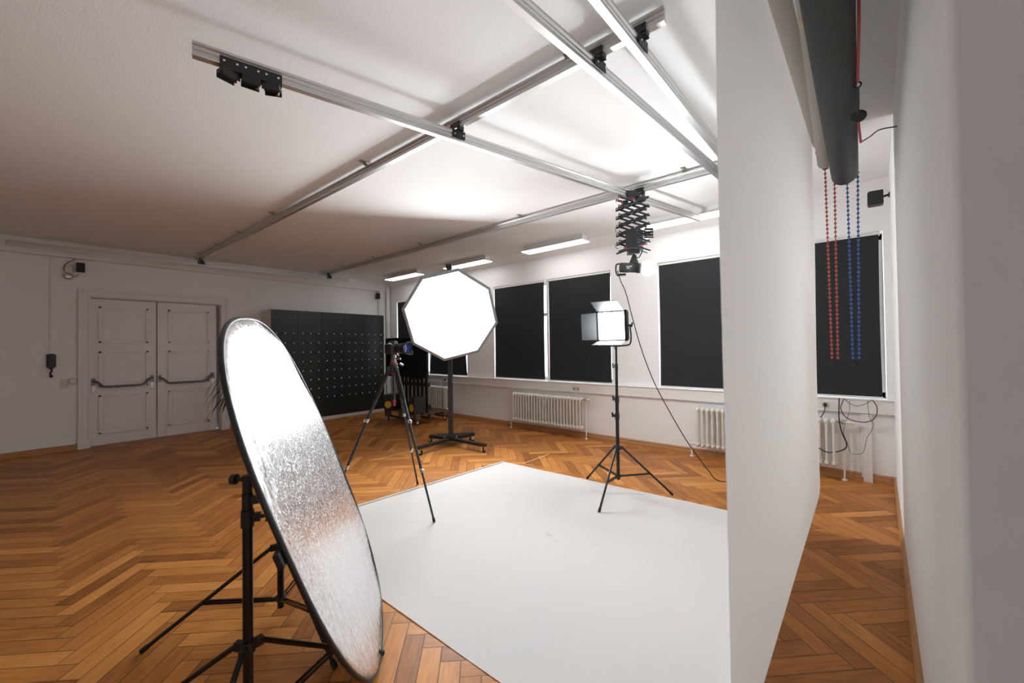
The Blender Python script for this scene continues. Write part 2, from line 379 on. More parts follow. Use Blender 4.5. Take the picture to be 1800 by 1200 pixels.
# plaster cove between window wall and ceiling, boxed duct over the door wall, pipe chase in the corner
struct(MB().prism([(W, 3.283), (W-.012, 3.287), (W-.012, 3.292), (W-.20, H-.004), (W-.20, H), (W, H)], lambda a, b, h: V(h, a, b), LV, XR(W)).build('trim_2', 'wall'))
struct(MB().box(LV, LV+.13, NEAR, W, 3.155, H).build('trim_3', 'wall', bevel=.004))
struct(MB().box(LV, LV+.11, W-.30, W-.12, 0, 3.155).cyl((LV+.17, W-.075, 0), (LV+.17, W-.075, 3.283), .055).build('trim_4', 'wall_trim', smooth=True))
# cable trunking below the sills
struct(MB().box(LV, XR(W), W-.055, W, .785, .94).box(LV, XR(W), W-.075, W, .94, .95).build('trim_5', 'wall_trim', bevel=.003))
# flat duct from the trunking to the floor in the corridor corner
struct(MB().box(.055, .135, W-.035, W, .0, .785).box(.04, .055, W-.03, W, .05, .785).build('trim_6', 'wall_trim', bevel=.002))
# wood inlay strips in the floor
struct(MB().box(-5.292, -5.27, 3.06, 4.10, .0005, .002).build('trim_7', 'inlay'))
struct(MB().box(-3.49, -3.468, 4.27, 4.88, .0005, .002).build('trim_8', 'inlay'))
def skirting(name, p, q, n):          # profile extruded along the wall foot
    p, q, n = Vector(p), Vector(q), Vector(n)
    prof = [(0, 0), (.022, 0), (.022, .045), (.018, .052), (.018, .082), (.010, .095), (0, .095)]
    mb = MB(); d = q-p
    mb.prism(prof, lambda a, b, h: p+d*h+n*a+Vector((0, 0, b)), 0, 1)
    return struct(mb.build(name, 'oak'))
skirting('baseboard_far', (LV, W, 0), (XR(W)-.02, W, 0), (0, -1, 0))
skirting('baseboard_right', (XR(.63), .63, 0), (XR(W), W, 0), (-1, .03, 0))
skirting('baseboard_left', (LV, NEAR, 0), (LV, .365, 0), (1, 0, 0))
skirting('baseboard_left_end', (LV, 2.47, 0), (LV, W-.3, 0), (1, 0, 0))

# windows: frames and glass behind the blinds
for i, (a, b) in enumerate(PAIRS):
    f = MB(); y0, y1 = W+.22, W+.29
    for x in (a, b-.07): f.box(x, x+.07, y0, y1, Z0, Z1)
    m_ = (a+b)/2 if i < 2 else -1.005
    f.box(m_-.05, m_+.05, y0, y1, Z0, Z1).box(a, b, y0, y1, Z0, Z0+.07).box(a, b, y0, y1, Z1-.07, Z1).box(a, b, y0+.01, y1-.01, 2.2, 2.26)
    w = struct(f.build('window_%d' % (i+1), 'frame', bevel=.004))
    MB().box(a+.05, b-.05, y0+.03, y0+.036, Z0+.05, Z1-.05).build('pane', 'glass', w)
# roller blinds
BL = [(-9.316, -8.03, 'charcoal roller blind in the far corner window, partly behind the television'),
      (-7.95, -6.615, 'charcoal roller blind in the far left window, behind the glowing octagonal softbox'),
      (-5.748, -4.466, 'charcoal roller blind left of the white mullion, just right of the octagonal softbox'),
      (-4.36, -3.093, 'charcoal roller blind right of the white mullion, behind the square lamp with barn doors'),
      (-2.275, -1.06, 'charcoal roller blind between the hanging lamp and the white paper backdrop'),
      (-.95, .236, 'charcoal roller blind at the end of the narrow corridor behind the pull chains')]
for i, (a, b, lab) in enumerate(BL):
    t = thing('roller_blind', lab, 'blind', ((a+b)/2, W+.016, .955), 0, 'charcoal roller blinds'); hw = (b-a)/2
    g = MB(); n = 14
    vs = []; bul = .05 if i == 1 else .012
    for r in range(n+1):
        for c in range(n+1):
            u, v = c/n, r/n; bow = math.sin(PI*u)*math.sin(PI*v)*bul
            shr = (.05 if i == 1 else .006)*math.sin(PI*v)
            vs.append(V(-hw+2*hw*u+(shr if u < .5 else -shr)*abs(2*u-1), bow*.25, .015+1.86*v))
    vs2 = [v_+V(0, .0012, 0) for v_ in vs]; N = (n+1)**2
    fs = [(r*(n+1)+c, r*(n+1)+c+1, (r+1)*(n+1)+c+1, (r+1)*(n+1)+c) for r in range(n) for c in range(n)]
    g.add(vs, fs); g.add(vs2, fs); g.build('fabric', 'blind', t, smooth=True)
    MB().box(-hw-.004, hw+.004, -.012, .012, .0, .022).build('bottom_bar', 'blind_bar', t, bevel=.003)
    MB().cyl((-hw-.01, .02, 1.885), (hw+.01, .02, 1.885), .024).build('roller_tube', 'blind_bar', t, smooth=True)
# white mullion posts between paired blinds
for i, (x, y0) in enumerate(((-7.99, 0), (-4.413, 0), (-1.005, 0))):
    struct(MB().box(x-.022, x+.022, W+.05, W+.22, Z0, Z1).build('trim_%d' % (9+i), 'frame', bevel=.003))

# ------------------------------------------------------------------ double door
d = bpy.data.objects.new('door_1', None); COL.objects.link(d); d.location = (LV, 1.415, 0); struct(d)
cs = MB()
def casing(off, t0, t1, w0, w1):
    for s in (-1, 1): cs.box(t0, t1, s*(.92+w0) if s > 0 else -(.92+w1), s*(.92+w1) if s > 0 else -(.92+w0), 0, 2.545+w1)
    cs.box(t0, t1, -(.92+w0), .92+w0, 2.545+w0, 2.545+w1)
casing(0, 0, .03, 0, .12); casing(0, 0, .05, .085, .135); casing(0, 0, .04, 0, .02)
for s in (-1, 1): cs.box(0, .055, min(s*.915, s*1.06), max(s*.915, s*1.06), 0, .17)
cs.build('casing', 'door_white', d, bevel=.006)
MB().box(-.16, 0, -.92, -.905, 0, 2.545).box(-.16, 0, .905, .92, 0, 2.545).box(-.16, 0, -.92, .92, 2.53, 2.56).box(-.20, -.16, -1., 1., 0, 2.6).build('jamb', 'door_white', d)
MB().box(-.15, .03, -.905, .905, 0, .012).build('threshold', 'oak', d)
def leaf(y0, y1, hinge, py0, py1):
    lf = MB(); x1 = -.035; lf.box(x1-.04, x1, y0, y1, .016, 2.522)
    for z0, z1 in ((.20, .87), (1.0, 1.62), (1.76, 2.39)):
        # raised moulding frame around a recessed field
        for a, b, c, e in ((py0, py1, z0, z0+.035), (py0, py1, z1-.035, z1), (py0, py0+.035, z0, z1), (py1-.035, py1, z0, z1)):
            lf.box(x1, x1+.018, a, b, c, e)
        lf.box(x1, x1+.006, py0+.07, py1-.07, z0+.07, z1-.07)
    o = lf.build('leaf', 'door_white', d, bevel=.005)
    pb = MB(); yl, yr = y0+.03, y1-.06
    pb.tube([(x1+.02, yl, 1.11), (x1+.06, yl+.01, 1.11), (x1+.075, yl+.05, 1.095), (x1+.085, yl+.085, 1.05), (x1+.09, yl+.115, 1.018), (x1+.095, yl+.16, 1.012), (x1+.095, yr-.16, 1.012), (x1+.09, yr-.115, 1.03), (x1+.085, yr-.085, 1.075), (x1+.075, yr-.05, 1.115), (x1+.06, yr-.01, 1.125), (x1+.02, yr, 1.125)], .018, 10)
    pb.box(x1, x1+.035, yl-.025, yl+.025, 1.04, 1.16).box(x1, x1+.035, yr-.025, yr+.025, 1.05, 1.17)
    pb.build('push_bar', 'gunmetal', o, smooth=True)
    MB().box(x1, x1+.012, yr-.022, yr+.022, .94, 1.05).box(x1, x1+.012, yl-.02, yl+.02, .93, 1.04).cyl((x1+.012, yr, .99), (x1+.02, yr, .99), .009).build('lock_plate', 'steel', o, bevel=.002)
leaf(-.905, -.065, -1, -.815, -.175)
leaf(-.05, .85, 1, .10, .735)
MB().box(-.04, -.006, -.055, .045, .02, 2.515).build('astragal', 'door_white', d, bevel=.004)

# ------------------------------------------------------------------ small things on the door wall
t = thing('intercom_handset', 'black intercom handset hanging on the left wall below a thin conduit', 'intercom', (LV, .07, 1.25))
MB().box(0, .045, -.05, .05, .12, .33).build('cradle', 'black', t, bevel=.012)
MB().box(.045, .075, -.035, .035, .10, .34).build('handset', 'dark_plastic', t, bevel=.015)
MB().tube(smooth_path([(.03, 0, .12), (.035, .005, .06), (.03, -.008, .03), (.03, .0, -.01)]), .012, 8).sphere((.03, 0, -.02), .022).build('coiled_cord', 'black', t, smooth=True)
MB().box(0, .02, -.014, .014, .33, 1.905).build('conduit', 'wall_trim', t)
t = thing('alarm_bell', 'small round metal alarm bell with junction box high beside the door', 'bell', (LV, .25, 2.86))
MB().lathe([(.0, .075), (.035, .072), (.055, .05), (.058, .03), (.02, .02), (.02, 0)], (0, 0, 0), (1, 0, 0)).build('gong', 'bell', t, smooth=True)
MB().box(0, .04, -.035, .05, .06, .15).build('junction_box', 'plastic_white', t, bevel=.005)
MB().tube(smooth_path([(.02, -.02, .05), (.02, -.05, .12), (.02, -.02, .2), (.015, .05, .27), (.012, .09, .30)]), .005, 6).tube(smooth_path([(.02, .03, 0), (.03, .08, .0), (.02, .12, .05)]), .004, 6).build('wire', 'maroon', t, smooth=True)
def satellite(loc, rz, label, sz=(.10, .10, .15)):
    t = thing('wall_speaker', label, 'speaker', loc, rz, 'small black wall speakers'); a, b, c = sz
    g = MB(); g.add([V(.05, -b/2, 0), V(.05, b/2, 0), V(.05, b/2*.8, c), V(.05, -b/2*.8, c), V(.05+a, -b/2*1.05, -.0), V(.05+a, b/2*1.05, -.0), V(.05+a, b/2, c), V(.05+a, -b/2, c)],
                    [(0, 1, 2, 3), (4, 7, 6, 5), (0, 4, 5, 1), (3, 2, 6, 7), (0, 3, 7, 4), (1, 5, 6, 2)])
    g.build('cabinet', 'black', t, bevel=.008)
    MB().box(.05+a, .055+a, -b*.45, b*.45, c*.08, c*.92).build('grille', 'speaker_grille', t, bevel=.002)
    MB().box(0, .012, -.025, .025, c*.45, c*.75).cyl((.01, 0, c*.6), (.055, 0, c*.55), .012).build('bracket', 'black', t, smooth=True)
    return t
satellite((LV, .385, 2.935), 0, 'small black wall speaker above the left side of the white double door')
satellite((LV, 5.84, 2.945), rad(-10), 'small black wall speaker above the dark lockers near the far corner')
satellite((XR(5.72), 5.72, 3.045), rad(180), 'small black wall speaker on the right wall above the corridor window', (.12, .11, .15))
MB_ = MB()
t = thing('light_switch', 'ivory double light switch left of the white double door', 'switch', (LV, .215, 1.025))
MB().box(0, .010, -.043, .043, 0, .15).build('plate', 'plastic_white', t, bevel=.003)
for z in (.008, .080): MB().box(.010, .018, -.032, .032, z, z+.06).build('rocker', 'plastic_white', t, bevel=.003)
t = thing('dimmer_switch', 'ivory surface-mounted switch box between the light switch and the door frame', 'switch', (LV, .305, 1.095))
MB().box(0, .045, -.043, .043, 0, .085).build('housing', 'plastic_white', t, bevel=.006)
MB().box(.045, .053, -.03, .03, .012, .073).build('rocker', 'plastic_white', t, bevel=.003)

# ------------------------------------------------------------------ locker wall: five units with hook rails
LY = [3.065, 3.590, 4.115, 4.645, 5.165, 5.690]
names = ['first dark locker unit beside the door wall corner, half hidden by the silver reflector', 'second dark locker unit from the left, its lower hook rails behind the silver reflector',
         'middle one of the five dark locker units along the door wall', 'fourth dark locker unit from the left, left of the tripod camera', 'dark locker unit at the right end, beside the television on its stand']
for i in range(5):
    a, b = LY[i], LY[i+1]; w = b-a
    t = thing('locker', names[i], 'locker', (LV, (a+b)/2, 0), 0, 'dark lockers on the door wall')
    MB().box(.005, .575, -w/2, w/2, .08, 2.46).build('carcass', 'carcass', t)
    MB().box(.02, .603, -w/2, w/2, 0, .07).build('plinth', 'carcass', t)
    dr = MB().box(.576, .598, -w/2+.002, w/2-.002, .075, 2.455).build('door', 'cupboard', t, bevel=.002)
    for k, z in enumerate((1.958, 1.752, 1.547, 1.340, 1.132, .928, .728, .520)):
        h = MB(); 
        h.cyl((.606, -.165, z), (.606, .175, z), .004, n=6)
        for y in (-.165, 0, .172): h.cyl((.598, y, z), (.612, y, z), .009, n=8)
        sgn = -1 if (i+k) % 2 else 1
        if k < 7: h.cyl((.604, sgn*.168, z), (.604, sgn*.168, z-.2), .0025, n=6)
        h.m = 1
        for y in (-.165, 0, .172): h.lathe([(.0, .0), (.013, .002), (.015, .010), (.010, .018), (0, .020)], (.610, y, z), (1, 0, 0), 10)
        h.build('hook_rail', ['black', 'knob'], dr, weld=False)

# ------------------------------------------------------------------ radiators
def radiator(xa, xb, label, valve_right=True):
    n = 24; t = thing('radiator', label, 'radiator', ((xa+xb)/2, W-.115, 0), 0, 'cream column radiators'); L = xb-xa; p = L/n
    g = MB()
    for i in range(n):
        x = -L/2+p*(i+.5)
        for y in (-.045, .045): g.tube([(x, y, .20), (x, y, .66)], .0125, 8)
        for z in (.185, .675): g.sphere((x, 0, z), .034, 10, (.95, 2.0, 1.1))
    g.build('sections', 'radiator', t, smooth=True)
    MB().box(-.02, .02, -.075, -.066, .48, .62).cyl((0, -.066, .645), (0, -.085, .645), .01).build('heat_meter', 'plastic_white', t, bevel=.003)
    s = 1
    MB().cyl((L/2, 0, .675), (L/2+.06, 0, .675), .016).cyl((L/2+.06, 0, .65), (L/2+.06, 0, .70), .018).build('valve', 'steel', t, smooth=True)
    MB().cyl((L/2+.075, 0, .675), (L/2+.155, 0, .675), .023, .026).build('thermostat_head', 'plastic_white', t, smooth=True)
    MB().cyl((L/2+.06, 0, 0), (L/2+.06, 0, .66), .009).lathe([(.028, 0), (.028, .012), (.01, .016)], (L/2+.06, 0, 0)).build('supply_pipe', 'radiator', t, smooth=True)
    MB().cyl((-L/2, 0, .185), (-L/2-.06, 0, .185), .014).cyl((-L/2-.06, 0, 0), (-L/2-.06, 0, .20), .011).lathe([(.028, 0), (.028, .012), (.01, .016)], (-L/2-.06, 0, 0)).build('return_pipe', ['radiator'], t, smooth=True)
    for x in (-L/2+.2, L/2-.2): MB().box(x-.01, x+.01, .05, .115, .26, .60).build('bracket', 'radiator', t)
    return t
radiator(-5.16, -3.58, 'cream column radiator under the middle windows behind the octagonal softbox stand')
radiator(-1.74, -.17, 'cream column radiator partly hidden by the hanging white paper backdrop')
radiator(-8.75, -7.12, 'cream column radiator in the far corner behind the pallet television stand')

def socket(x, z, n, label):
    t = thing('wall_socket', label, 'socket', (x, W-.055, z), 0, 'sockets in the cable trunking')
    for k in range(n):
        c = (k-(n-1)/2)*.075
        MB().box(c-.037, c+.037, -.010, 0, -.037, .037).build('plate', 'plastic_white', t, bevel=.004)
        MB().lathe([(.021, 0), (.021, .004), (.018, .004), (.017, .001), (0, .001)], (c, -.010, 0), (0, -1, 0), 16).build('outlet', 'steel', t, smooth=True)
socket(-3.74, .85, 2, 'double ivory socket in the trunking above the middle radiator')
socket(-7.27, .865, 1, 'single socket in the trunking beside the television stand')
socket(-.277, .862, 1, 'single socket in the trunking at the end of the corridor, black plug in it')
def plug(loc, path, label, name='power_lead'):
    t = thing(name, label, 'cable', loc)
    MB().lathe([(.019, 0), (.020, .03), (.012, .045), (.007, .065), (0, .066)], (0, 0, 0), (0, -1, -.25), 16).build('plug', 'rubber', t, smooth=True)
    MB().tube(smooth_path(path), .005, 8).build('lead', 'cable', t, smooth=True)
plug((-.277, W-.068, .862), [(0, -.05, -.012), (-.005, -.065, -.07), (-.035, -.06, -.14), (-.08, -.05, -.2), (-.14, -.03, -.26)], 'black power lead plugged into the socket at the corridor end')
plug((-7.27, W-.068, .865), [(0, -.05, -.012), (.01, -.07, -.1), (-.01, -.09, -.25), (.02, -.1, -.42), (.0, -.1, -.6), (.03, -.09, -.75), (.0, -.1, -.855)], 'black power lead hanging from the socket beside the television stand')
def cable(name, pts, r, m, label):
    return tag(MB().tube(smooth_path(pts), r, 8).build(name, m, smooth=True), label, 'cable')
Yc = 6.03
cable('black_cable', [(-.144, 6.06, .949), (-.149, Yc, .717), (-.126, Yc, .554), (-.088, Yc, .441), (-.099, Yc, .374), (-.182, Yc, .321), (-.26, Yc-.05, .316), (-.329, Yc-.1, .359), (-.393, Yc-.1, .417)], .006, 'cable', 'thick black cable looping down in front of the corridor radiator')
cable('red_cable', [(-.103, 6.07, .939), (-.131, Yc, .845), (-.102, Yc, .755), (-.037, Yc, .709), (.066, Yc, .695), (.138, Yc, .728), (.177, Yc, .796), (.179, Yc, .884), (.147, 6.07, .945)], .005, 'maroon', 'dark red cable hanging in a loop below the corridor window blind')
cable('thin_cable', [(.104, 6.07, .942), (.115, Yc, .764), (.147, Yc, .685), (.136, Yc, .62), (.091, Yc, .518), (.059, Yc, .366), (.01, Yc, .326), (-.05, Yc, .329), (-.078, Yc, .43), (-.111, Yc, .556), (-.088, Yc, .691), (-.056, Yc, .792), (-.053, 6.07, .923)], .0022, 'cable', 'thin dark cable hanging in a long loop at the corridor end')
cable('short_cable', [(-.098, 6.08, .946), (-.049, Yc+.04, .891), (.015, Yc+.04, .87), (.079, Yc+.04, .895), (.142, 6.08, .945)], .003, 'cable', 'short grey cable sagging just below the corridor blind')

# ------------------------------------------------------------------ ceiling lamps
for i, (xa, xb, y0, lab) in enumerate(((-8.79, -7.54, 5.47, 'slim ceiling light nearest the far corner, left of the octagonal softbox pole'), (-6.67, -5.45, 5.56, 'slim ceiling light behind the top of the octagonal softbox'),
                               (-4.51, -3.27, 5.57, 'slim ceiling light left of the black scissor pantograph'), (-2.35, -1.10, 5.60, 'slim ceiling light right of the black scissor pantograph, beside the rail end'))):
    t = thing('ceiling_light', lab, 'ceiling light', ((xa+xb)/2, y0+.12, H-.10), 0, 'slim ceiling lights along the window wall'); L = (xb-xa)/2
    MB().box(-L*.98, L*.98, -.07, .07, .02, .10).build('housing', 'frame', t, bevel=.004)
    MB().box(-L-.01, L+.01, -.125, .125, .008, .02).build('frame', 'frame', t, bevel=.002)
    MB().box(-L, L, -.115, .115, .0, .008).build('diffuser', 'tube', t)

# ------------------------------------------------------------------ ceiling rails
PROF = [(-.02, 0), (.02, 0), (.02, -.014), (.011, -.022), (.011, -.034), (.016, -.038), (.016, -.042), (.011, -.046), (.011, -.058), (.02, -.066), (.02, -.08), (-.02, -.08), (-.02, -.066), (-.011, -.058), (-.011, -.046), (-.016, -.042), (-.016, -.038), (-.011, -.034), (-.011, -.022), (-.02, -.014)]
def rail(p, q, ztop, label, group, brackets=()):
    p, q = Vector((*p, ztop)), Vector((*q, ztop)); c = (p+q)/2; d = q-p; L = d.length; rz = math.atan2(d.y, d.x)
    t = thing('ceiling_rail', label, 'rail', c, rz, group)
    MB().prism(PROF, lambda a, b, h: V(h, a, b), -L/2, L/2).build('profile', 'alu', t)
    e = MB()
    for s in (-1, 1):
        for z in (-.026, -.054):
            for k in (-1, 1): e.cyl((s*(L/2-.045), k*.009, z), (s*(L/2-.045), k*.014, z), .005, n=8)
    e.build('end_screws', 'chrome', t)
    for f in brackets:
        x = -L/2+L*f; b = MB()
        b.box(x-.022, x+.022, -.05, .05, 0, .005).box(x-.022, x+.022, -.05, -.045, 0, H-ztop).box(x-.022, x+.022, .0255, .03, -.016, 0)
        b.box(x-.022, x+.022, -.03, -.0255, -.016, 0).box(x-.022, x+.022, -.10, -.045, H-ztop-.005, H-ztop).cyl((x, -.075, H-ztop-.022), (x, -.075, H-ztop), .008, n=8).cyl((x, .01, .005), (x, .01, .014), .010, n=6)
        b.build('bracket', 'steel', t)
    return t
ZL, ZC = 3.375, 3.265
r2a, r2b = (-9.54, 1.885), (-.722, 2.118); r3a, r3b = (-9.56, 4.20), (-.42, 4.30)
rail(r2a, r2b, ZL, 'long aluminium ceiling rail nearer the camera, running across the room', 'long ceiling rails', [.05, .165, .285, .43, .68, .935])
rail(r3a, r3b, ZL, 'long aluminium ceiling rail nearer the windows, running across the room', 'long ceiling rails', [.03, .13, .27, .43, .67, .905])
rail((-2.675, .513), (-1.476, 5.475), ZC, 'aluminium cross rail carrying the scissor pantograph', 'cross rails')
rail((-1.32, -.35), (-.90, 4.75), ZC, 'bare aluminium cross rail, left one of the close pair at top right', 'cross rails')
rail((-.925, -.3), (-.80, 4.72), ZC, 'bare aluminium cross rail, right one of the close pair nearest the paper backdrop', 'cross rails')
rail((-9.36, -.38), (-9.02, 4.64), ZC, 'aluminium cross rail at the far end above the white double door', 'cross rails')
def r2(x): return r2a[1]+(x-r2a[0])/(r2b[0]-r2a[0])*(r2b[1]-r2a[1])
def r3(x): return r3a[1]+(x-r3a[0])/(r3b[0]-r3a[0])*(r3b[1]-r3a[1])
# carriages joining long and cross rails: upper clip round the long rail's lower flange, lower clip round the cross rail
def carriage(x, y, rz, label, dx=0.):
    t = thing('rail_carriage', label, 'rail carriage', (x, y, ZC-.03), 0, 'black rail carriages')
    u = MB()
    u.box(-.05, .05, -.028, -.0215, .055, .10).box(-.05, .05, .0215, .028, .055, .10).box(-.05, .05, -.028, .028, .036, .042)
    u.box(.02, .05, -.022, .022, .042, .06)
    for k in (-.035, .035):
        for s in (-1, 1): u.cyl((k, s*.028, .085), (k, s*.033, .085), .007, n=8)
    u.build('upper_clip', 'black', t, bevel=.0015)
    mt = Matrix.Rotation(rz, 4, 'Z'); l = MB()
    l.box(-.055, .055, .0215, .029, -.022, .034, mt).box(-.055, .055, -.029, -.0215, -.022, .034, mt).box(-.055, .055, -.029, .029, .0305, .036, mt)
    l.build('lower_clip', 'black', t, bevel=.0015)
    c = MB()
    for k in (-.038, .038):
        for s in (-1, 1):
            p = mt @ V(k, s*.029, .0); q = mt @ V(k, s*.036, .0); c.cyl(p, q, .006, n=8)
    c.build('rivets', 'chrome', t)
angA = math.atan2(5.475-.513, -1.476+2.675)
def onA(f): return (-2.675+1.199*f, .513+4.962*f)
xA = -2.30; carriage(-2.305, r2(-2.305), angA, 'black rail carriage on the pantograph cross rail at the nearer long rail')
carriage(-1.77, r3(-1.77), angA, 'black rail carriage just above the scissor pantograph at the window-side long rail')
angB = math.atan2(5.1, .42); angC = math.atan2(5.02, .125); angD = math.atan2(5.02, .34)
def xat(p, q, y): return p[0]+(y-p[1])/(q[1]-p[1])*(q[0]-p[0])
carriage(xat((-1.32, -.35), (-.90, 4.75), 2.1), r2(-1.12), angB, 'black rail carriage on the left one of the close pair of cross rails')
carriage(xat((-.925, -.3), (-.80, 4.72), 2.1), r2(-.86), angC, 'black rail carriage nearest the long rail\'s open end, at top right')
carriage(xat((-9.36, -.38), (-9.02, 4.64), 1.9), r2(-9.21), angD, 'black rail carriage above the door joining the nearer long rail')
carriage(xat((-9.36, -.38), (-9.02, 4.64), 4.21), r3(-9.05), angD, 'black rail carriage above the lockers joining the window-side long rail')
carriage(xat((-1.32, -.35), (-.90, 4.75), 4.29), r3(-.94), angB, 'black rail carriage on the window-side rail behind the backdrop, left one')
carriage(xat((-.925, -.3), (-.80, 4.72), 4.29), r3(-.81), angC, 'black rail carriage on the window-side rail behind the backdrop, right one')
# parked trolley on the end of the pantograph rail
cx, cy = onA(.045)
t = thing('rail_trolley', 'black triple trolley parked near the left end of the pantograph cross rail', 'rail trolley', (cx, cy, ZC-.08), angA-PI/2)
g = MB(); g.box(-.029, -.0215, -.11, .19, -.012, .045).box(.0215, .029, -.11, .19, -.012, .045).box(-.029, .029, -.11, .19, -.022, -.012)
g.build('plate', 'black', t, bevel=.002)
for k in range(3):
    y = -.07+k*.105; b = MB(); mt = Matrix.Translation((0, y, -.035)) @ Matrix.Rotation(rad(25-22*k), 4, 'Z')
    b.box(-.03, .03, -.045, .045, -.012, .012, mt).box(-.035, -.03, -.045, .045, -.03, .012, mt).box(.03, .035, -.045, .045, -.03, .012, mt)
    b.build('swivel_clamp', 'black', t, bevel=.002)
    MB().lathe([(.009, 0), (.009, .018), (0, .02)], (0, y+.03, -.07), (0, 0, 1), 10).build('bolt', 'chrome', t)
g = MB()
for y in (-.09, -.03, .01, .07, .11, .17):
    for s in (-1, 1): g.cyl((s*.029, y, .018), (s*.033, y, .018), .006, n=8)
g.build('rivets', 'chrome', t)

# ------------------------------------------------------------------ scissor pantograph and its lamp
px, py = -1.775, 4.09
t = thing('scissor_pantograph', 'black scissor pantograph hanging from the cross rail, folded up', 'pantograph', (px, py, 2.60), rad(40))
Zt = .575
MB().box(-.06, .06, -.05, .05, Zt+.0, Zt+.045).box(-.045, .045, -.034, .034, Zt+.045, Zt+.075).build('top_carriage', 'black', t, bevel=.003)
MB().box(-.11, -.05, -.03, .03, Zt-.07, Zt-.03).box(.04, .10, -.035, .035, Zt-.06, Zt).build('top_block', 'graphite', t, bevel=.003)
n = 6; hs = .56/n
for side in (-1, 1):
    for k in range(n):
        z = Zt-.01-hs*(k+.5)
        for s in (-1, 1):
            MB().bar((-.165, side*.05+s*.007, z-s*hs*.62), (.165, side*.05+s*.007, z+s*hs*.62), .008, .021, (0, 0, 1)).build('scissor_arm', 'graphite', t, bevel=.002)
g = MB()
for k in range(n):
    z = Zt-.01-hs*(k+.5)
    for x in (-.155, 0, .155):
        g.cyl((x, -.07, z+(0 if x == 0 else hs*.5)), (x, .07, z+(0 if x == 0 else hs*.5)), .006, n=8)
g.build('pivot_pins', 'steel', t)
MB().box(-.10, .02, -.085, -.068, .02, .22).box(-.02, .13, .068, .08, .03, .25).build('spring_plate', 'graphite', t, bevel=.003)
for zz in (.16, .19, .22, .13): MB().cyl((.10, -.07, zz), (.19, -.07, zz), .012, n=10).build('spring', 'black', t)
MB().box(-.06, .06, -.04, .04, -.03, .03).build('bottom_block', 'black', t, bevel=.004)
for x, z in ((-.15, Zt-.06), (-.11, .02), (.08, .05), (-.02, Zt-.035)):
    MB().box(x-.014, x+.014, -.094, -.086, z-.012, z+.012).build('end_plug', 'red_part', t, bevel=.002)
for z in (.22, .05): MB().tube([(-.175+.03*math.cos(a), -.06, z+.03*math.sin(a)) for a in [rad(90+x*24) for x in range(9)]], .003, 6).build('cord_eye', 'black', t)
MB().cyl((0, 0, -.07), (0, 0, -.03), .012).build('spigot', 'steel', t, smooth=True)
# lamp
lx, ly, lz = -1.765, 4.085, 2.425
t = thing('studio_lamp', 'black studio lamp with glowing glass dome hanging under the scissor pantograph', 'lamp', (lx, ly, lz), rad(32))
MB().lathe([(0, -.155), (.040, -.155), (.052, -.145), (.052, -.06), (.049, -.055), (.049, .02), (.054, .03), (.054, .06), (.05, .075), (0, .075)], (0, 0, 0), (1, 0, -.07), 28).build('body', 'dark_plastic', t, smooth=True)
MB().tube(smooth_path([(-.15, 0, .05), (-.185, 0, .04), (-.19, 0, -.03), (-.17, 0, -.075), (-.13, 0, -.06)]), .008, 8).box(-.17, -.09, -.03, .03, -.075, -.06).build('rear_handle', 'black', t, smooth=True)
g = MB(); g.add([V(-.055, -.02, .045), V(.045, -.02, .045), V(.018, -.02, .135), V(-.018, -.02, .135), V(-.055, .02, .045), V(.045, .02, .045), V(.018, .02, .135), V(-.018, .02, .135)], [(0, 1, 2, 3), (4, 7, 6, 5), (0, 4, 5, 1), (1, 5, 6, 2), (2, 6, 7, 3), (3, 7, 4, 0)])
g.cyl((0, 0, .135), (0, 0, .165), .016)
g.build('mount', 'black', t, bevel=.004)
MB().bar((.012, -.02, .10), (.05, -.03, .105), .014, .012).bar((.05, -.03, .105), (.085, -.03, .175), .014, .012).build('tilt_lever', 'black', t, bevel=.003)
MB().box(-.09, -.03, -.053, -.050, .005, .014).box(-.085, -.055, -.053, -.050, -.012, -.004).build('lettering', 'knob', t)
MB().lathe([(0, .075), (.045, .075), (.068, .10), (.079, .14), (.072, .18), (.045, .212), (0, .222)], (0, 0, 0), (1, 0, -.07), 28).build('glass_dome', 'dome', t, smooth=True)
cable('lamp_cord', [(-1.915, 4.0, 2.40), (-1.925, 4.10, 2.30), (-1.915, 4.196, 2.185), (-1.891, 4.311, 1.90), (-1.841, 4.427, 1.546), (-1.748, 4.542, 1.172), (-1.615, 4.658, .825), (-1.499, 4.773, .541), (-1.418, 4.889, .347), (-1.312, 5.004, .143), (-1.24, 5.11, .012), (-1.05, 5.2, .007), (-.8, 5.3, .007)], .0055, 'cable', 'long black cord running from the hanging lamp down to the floor')

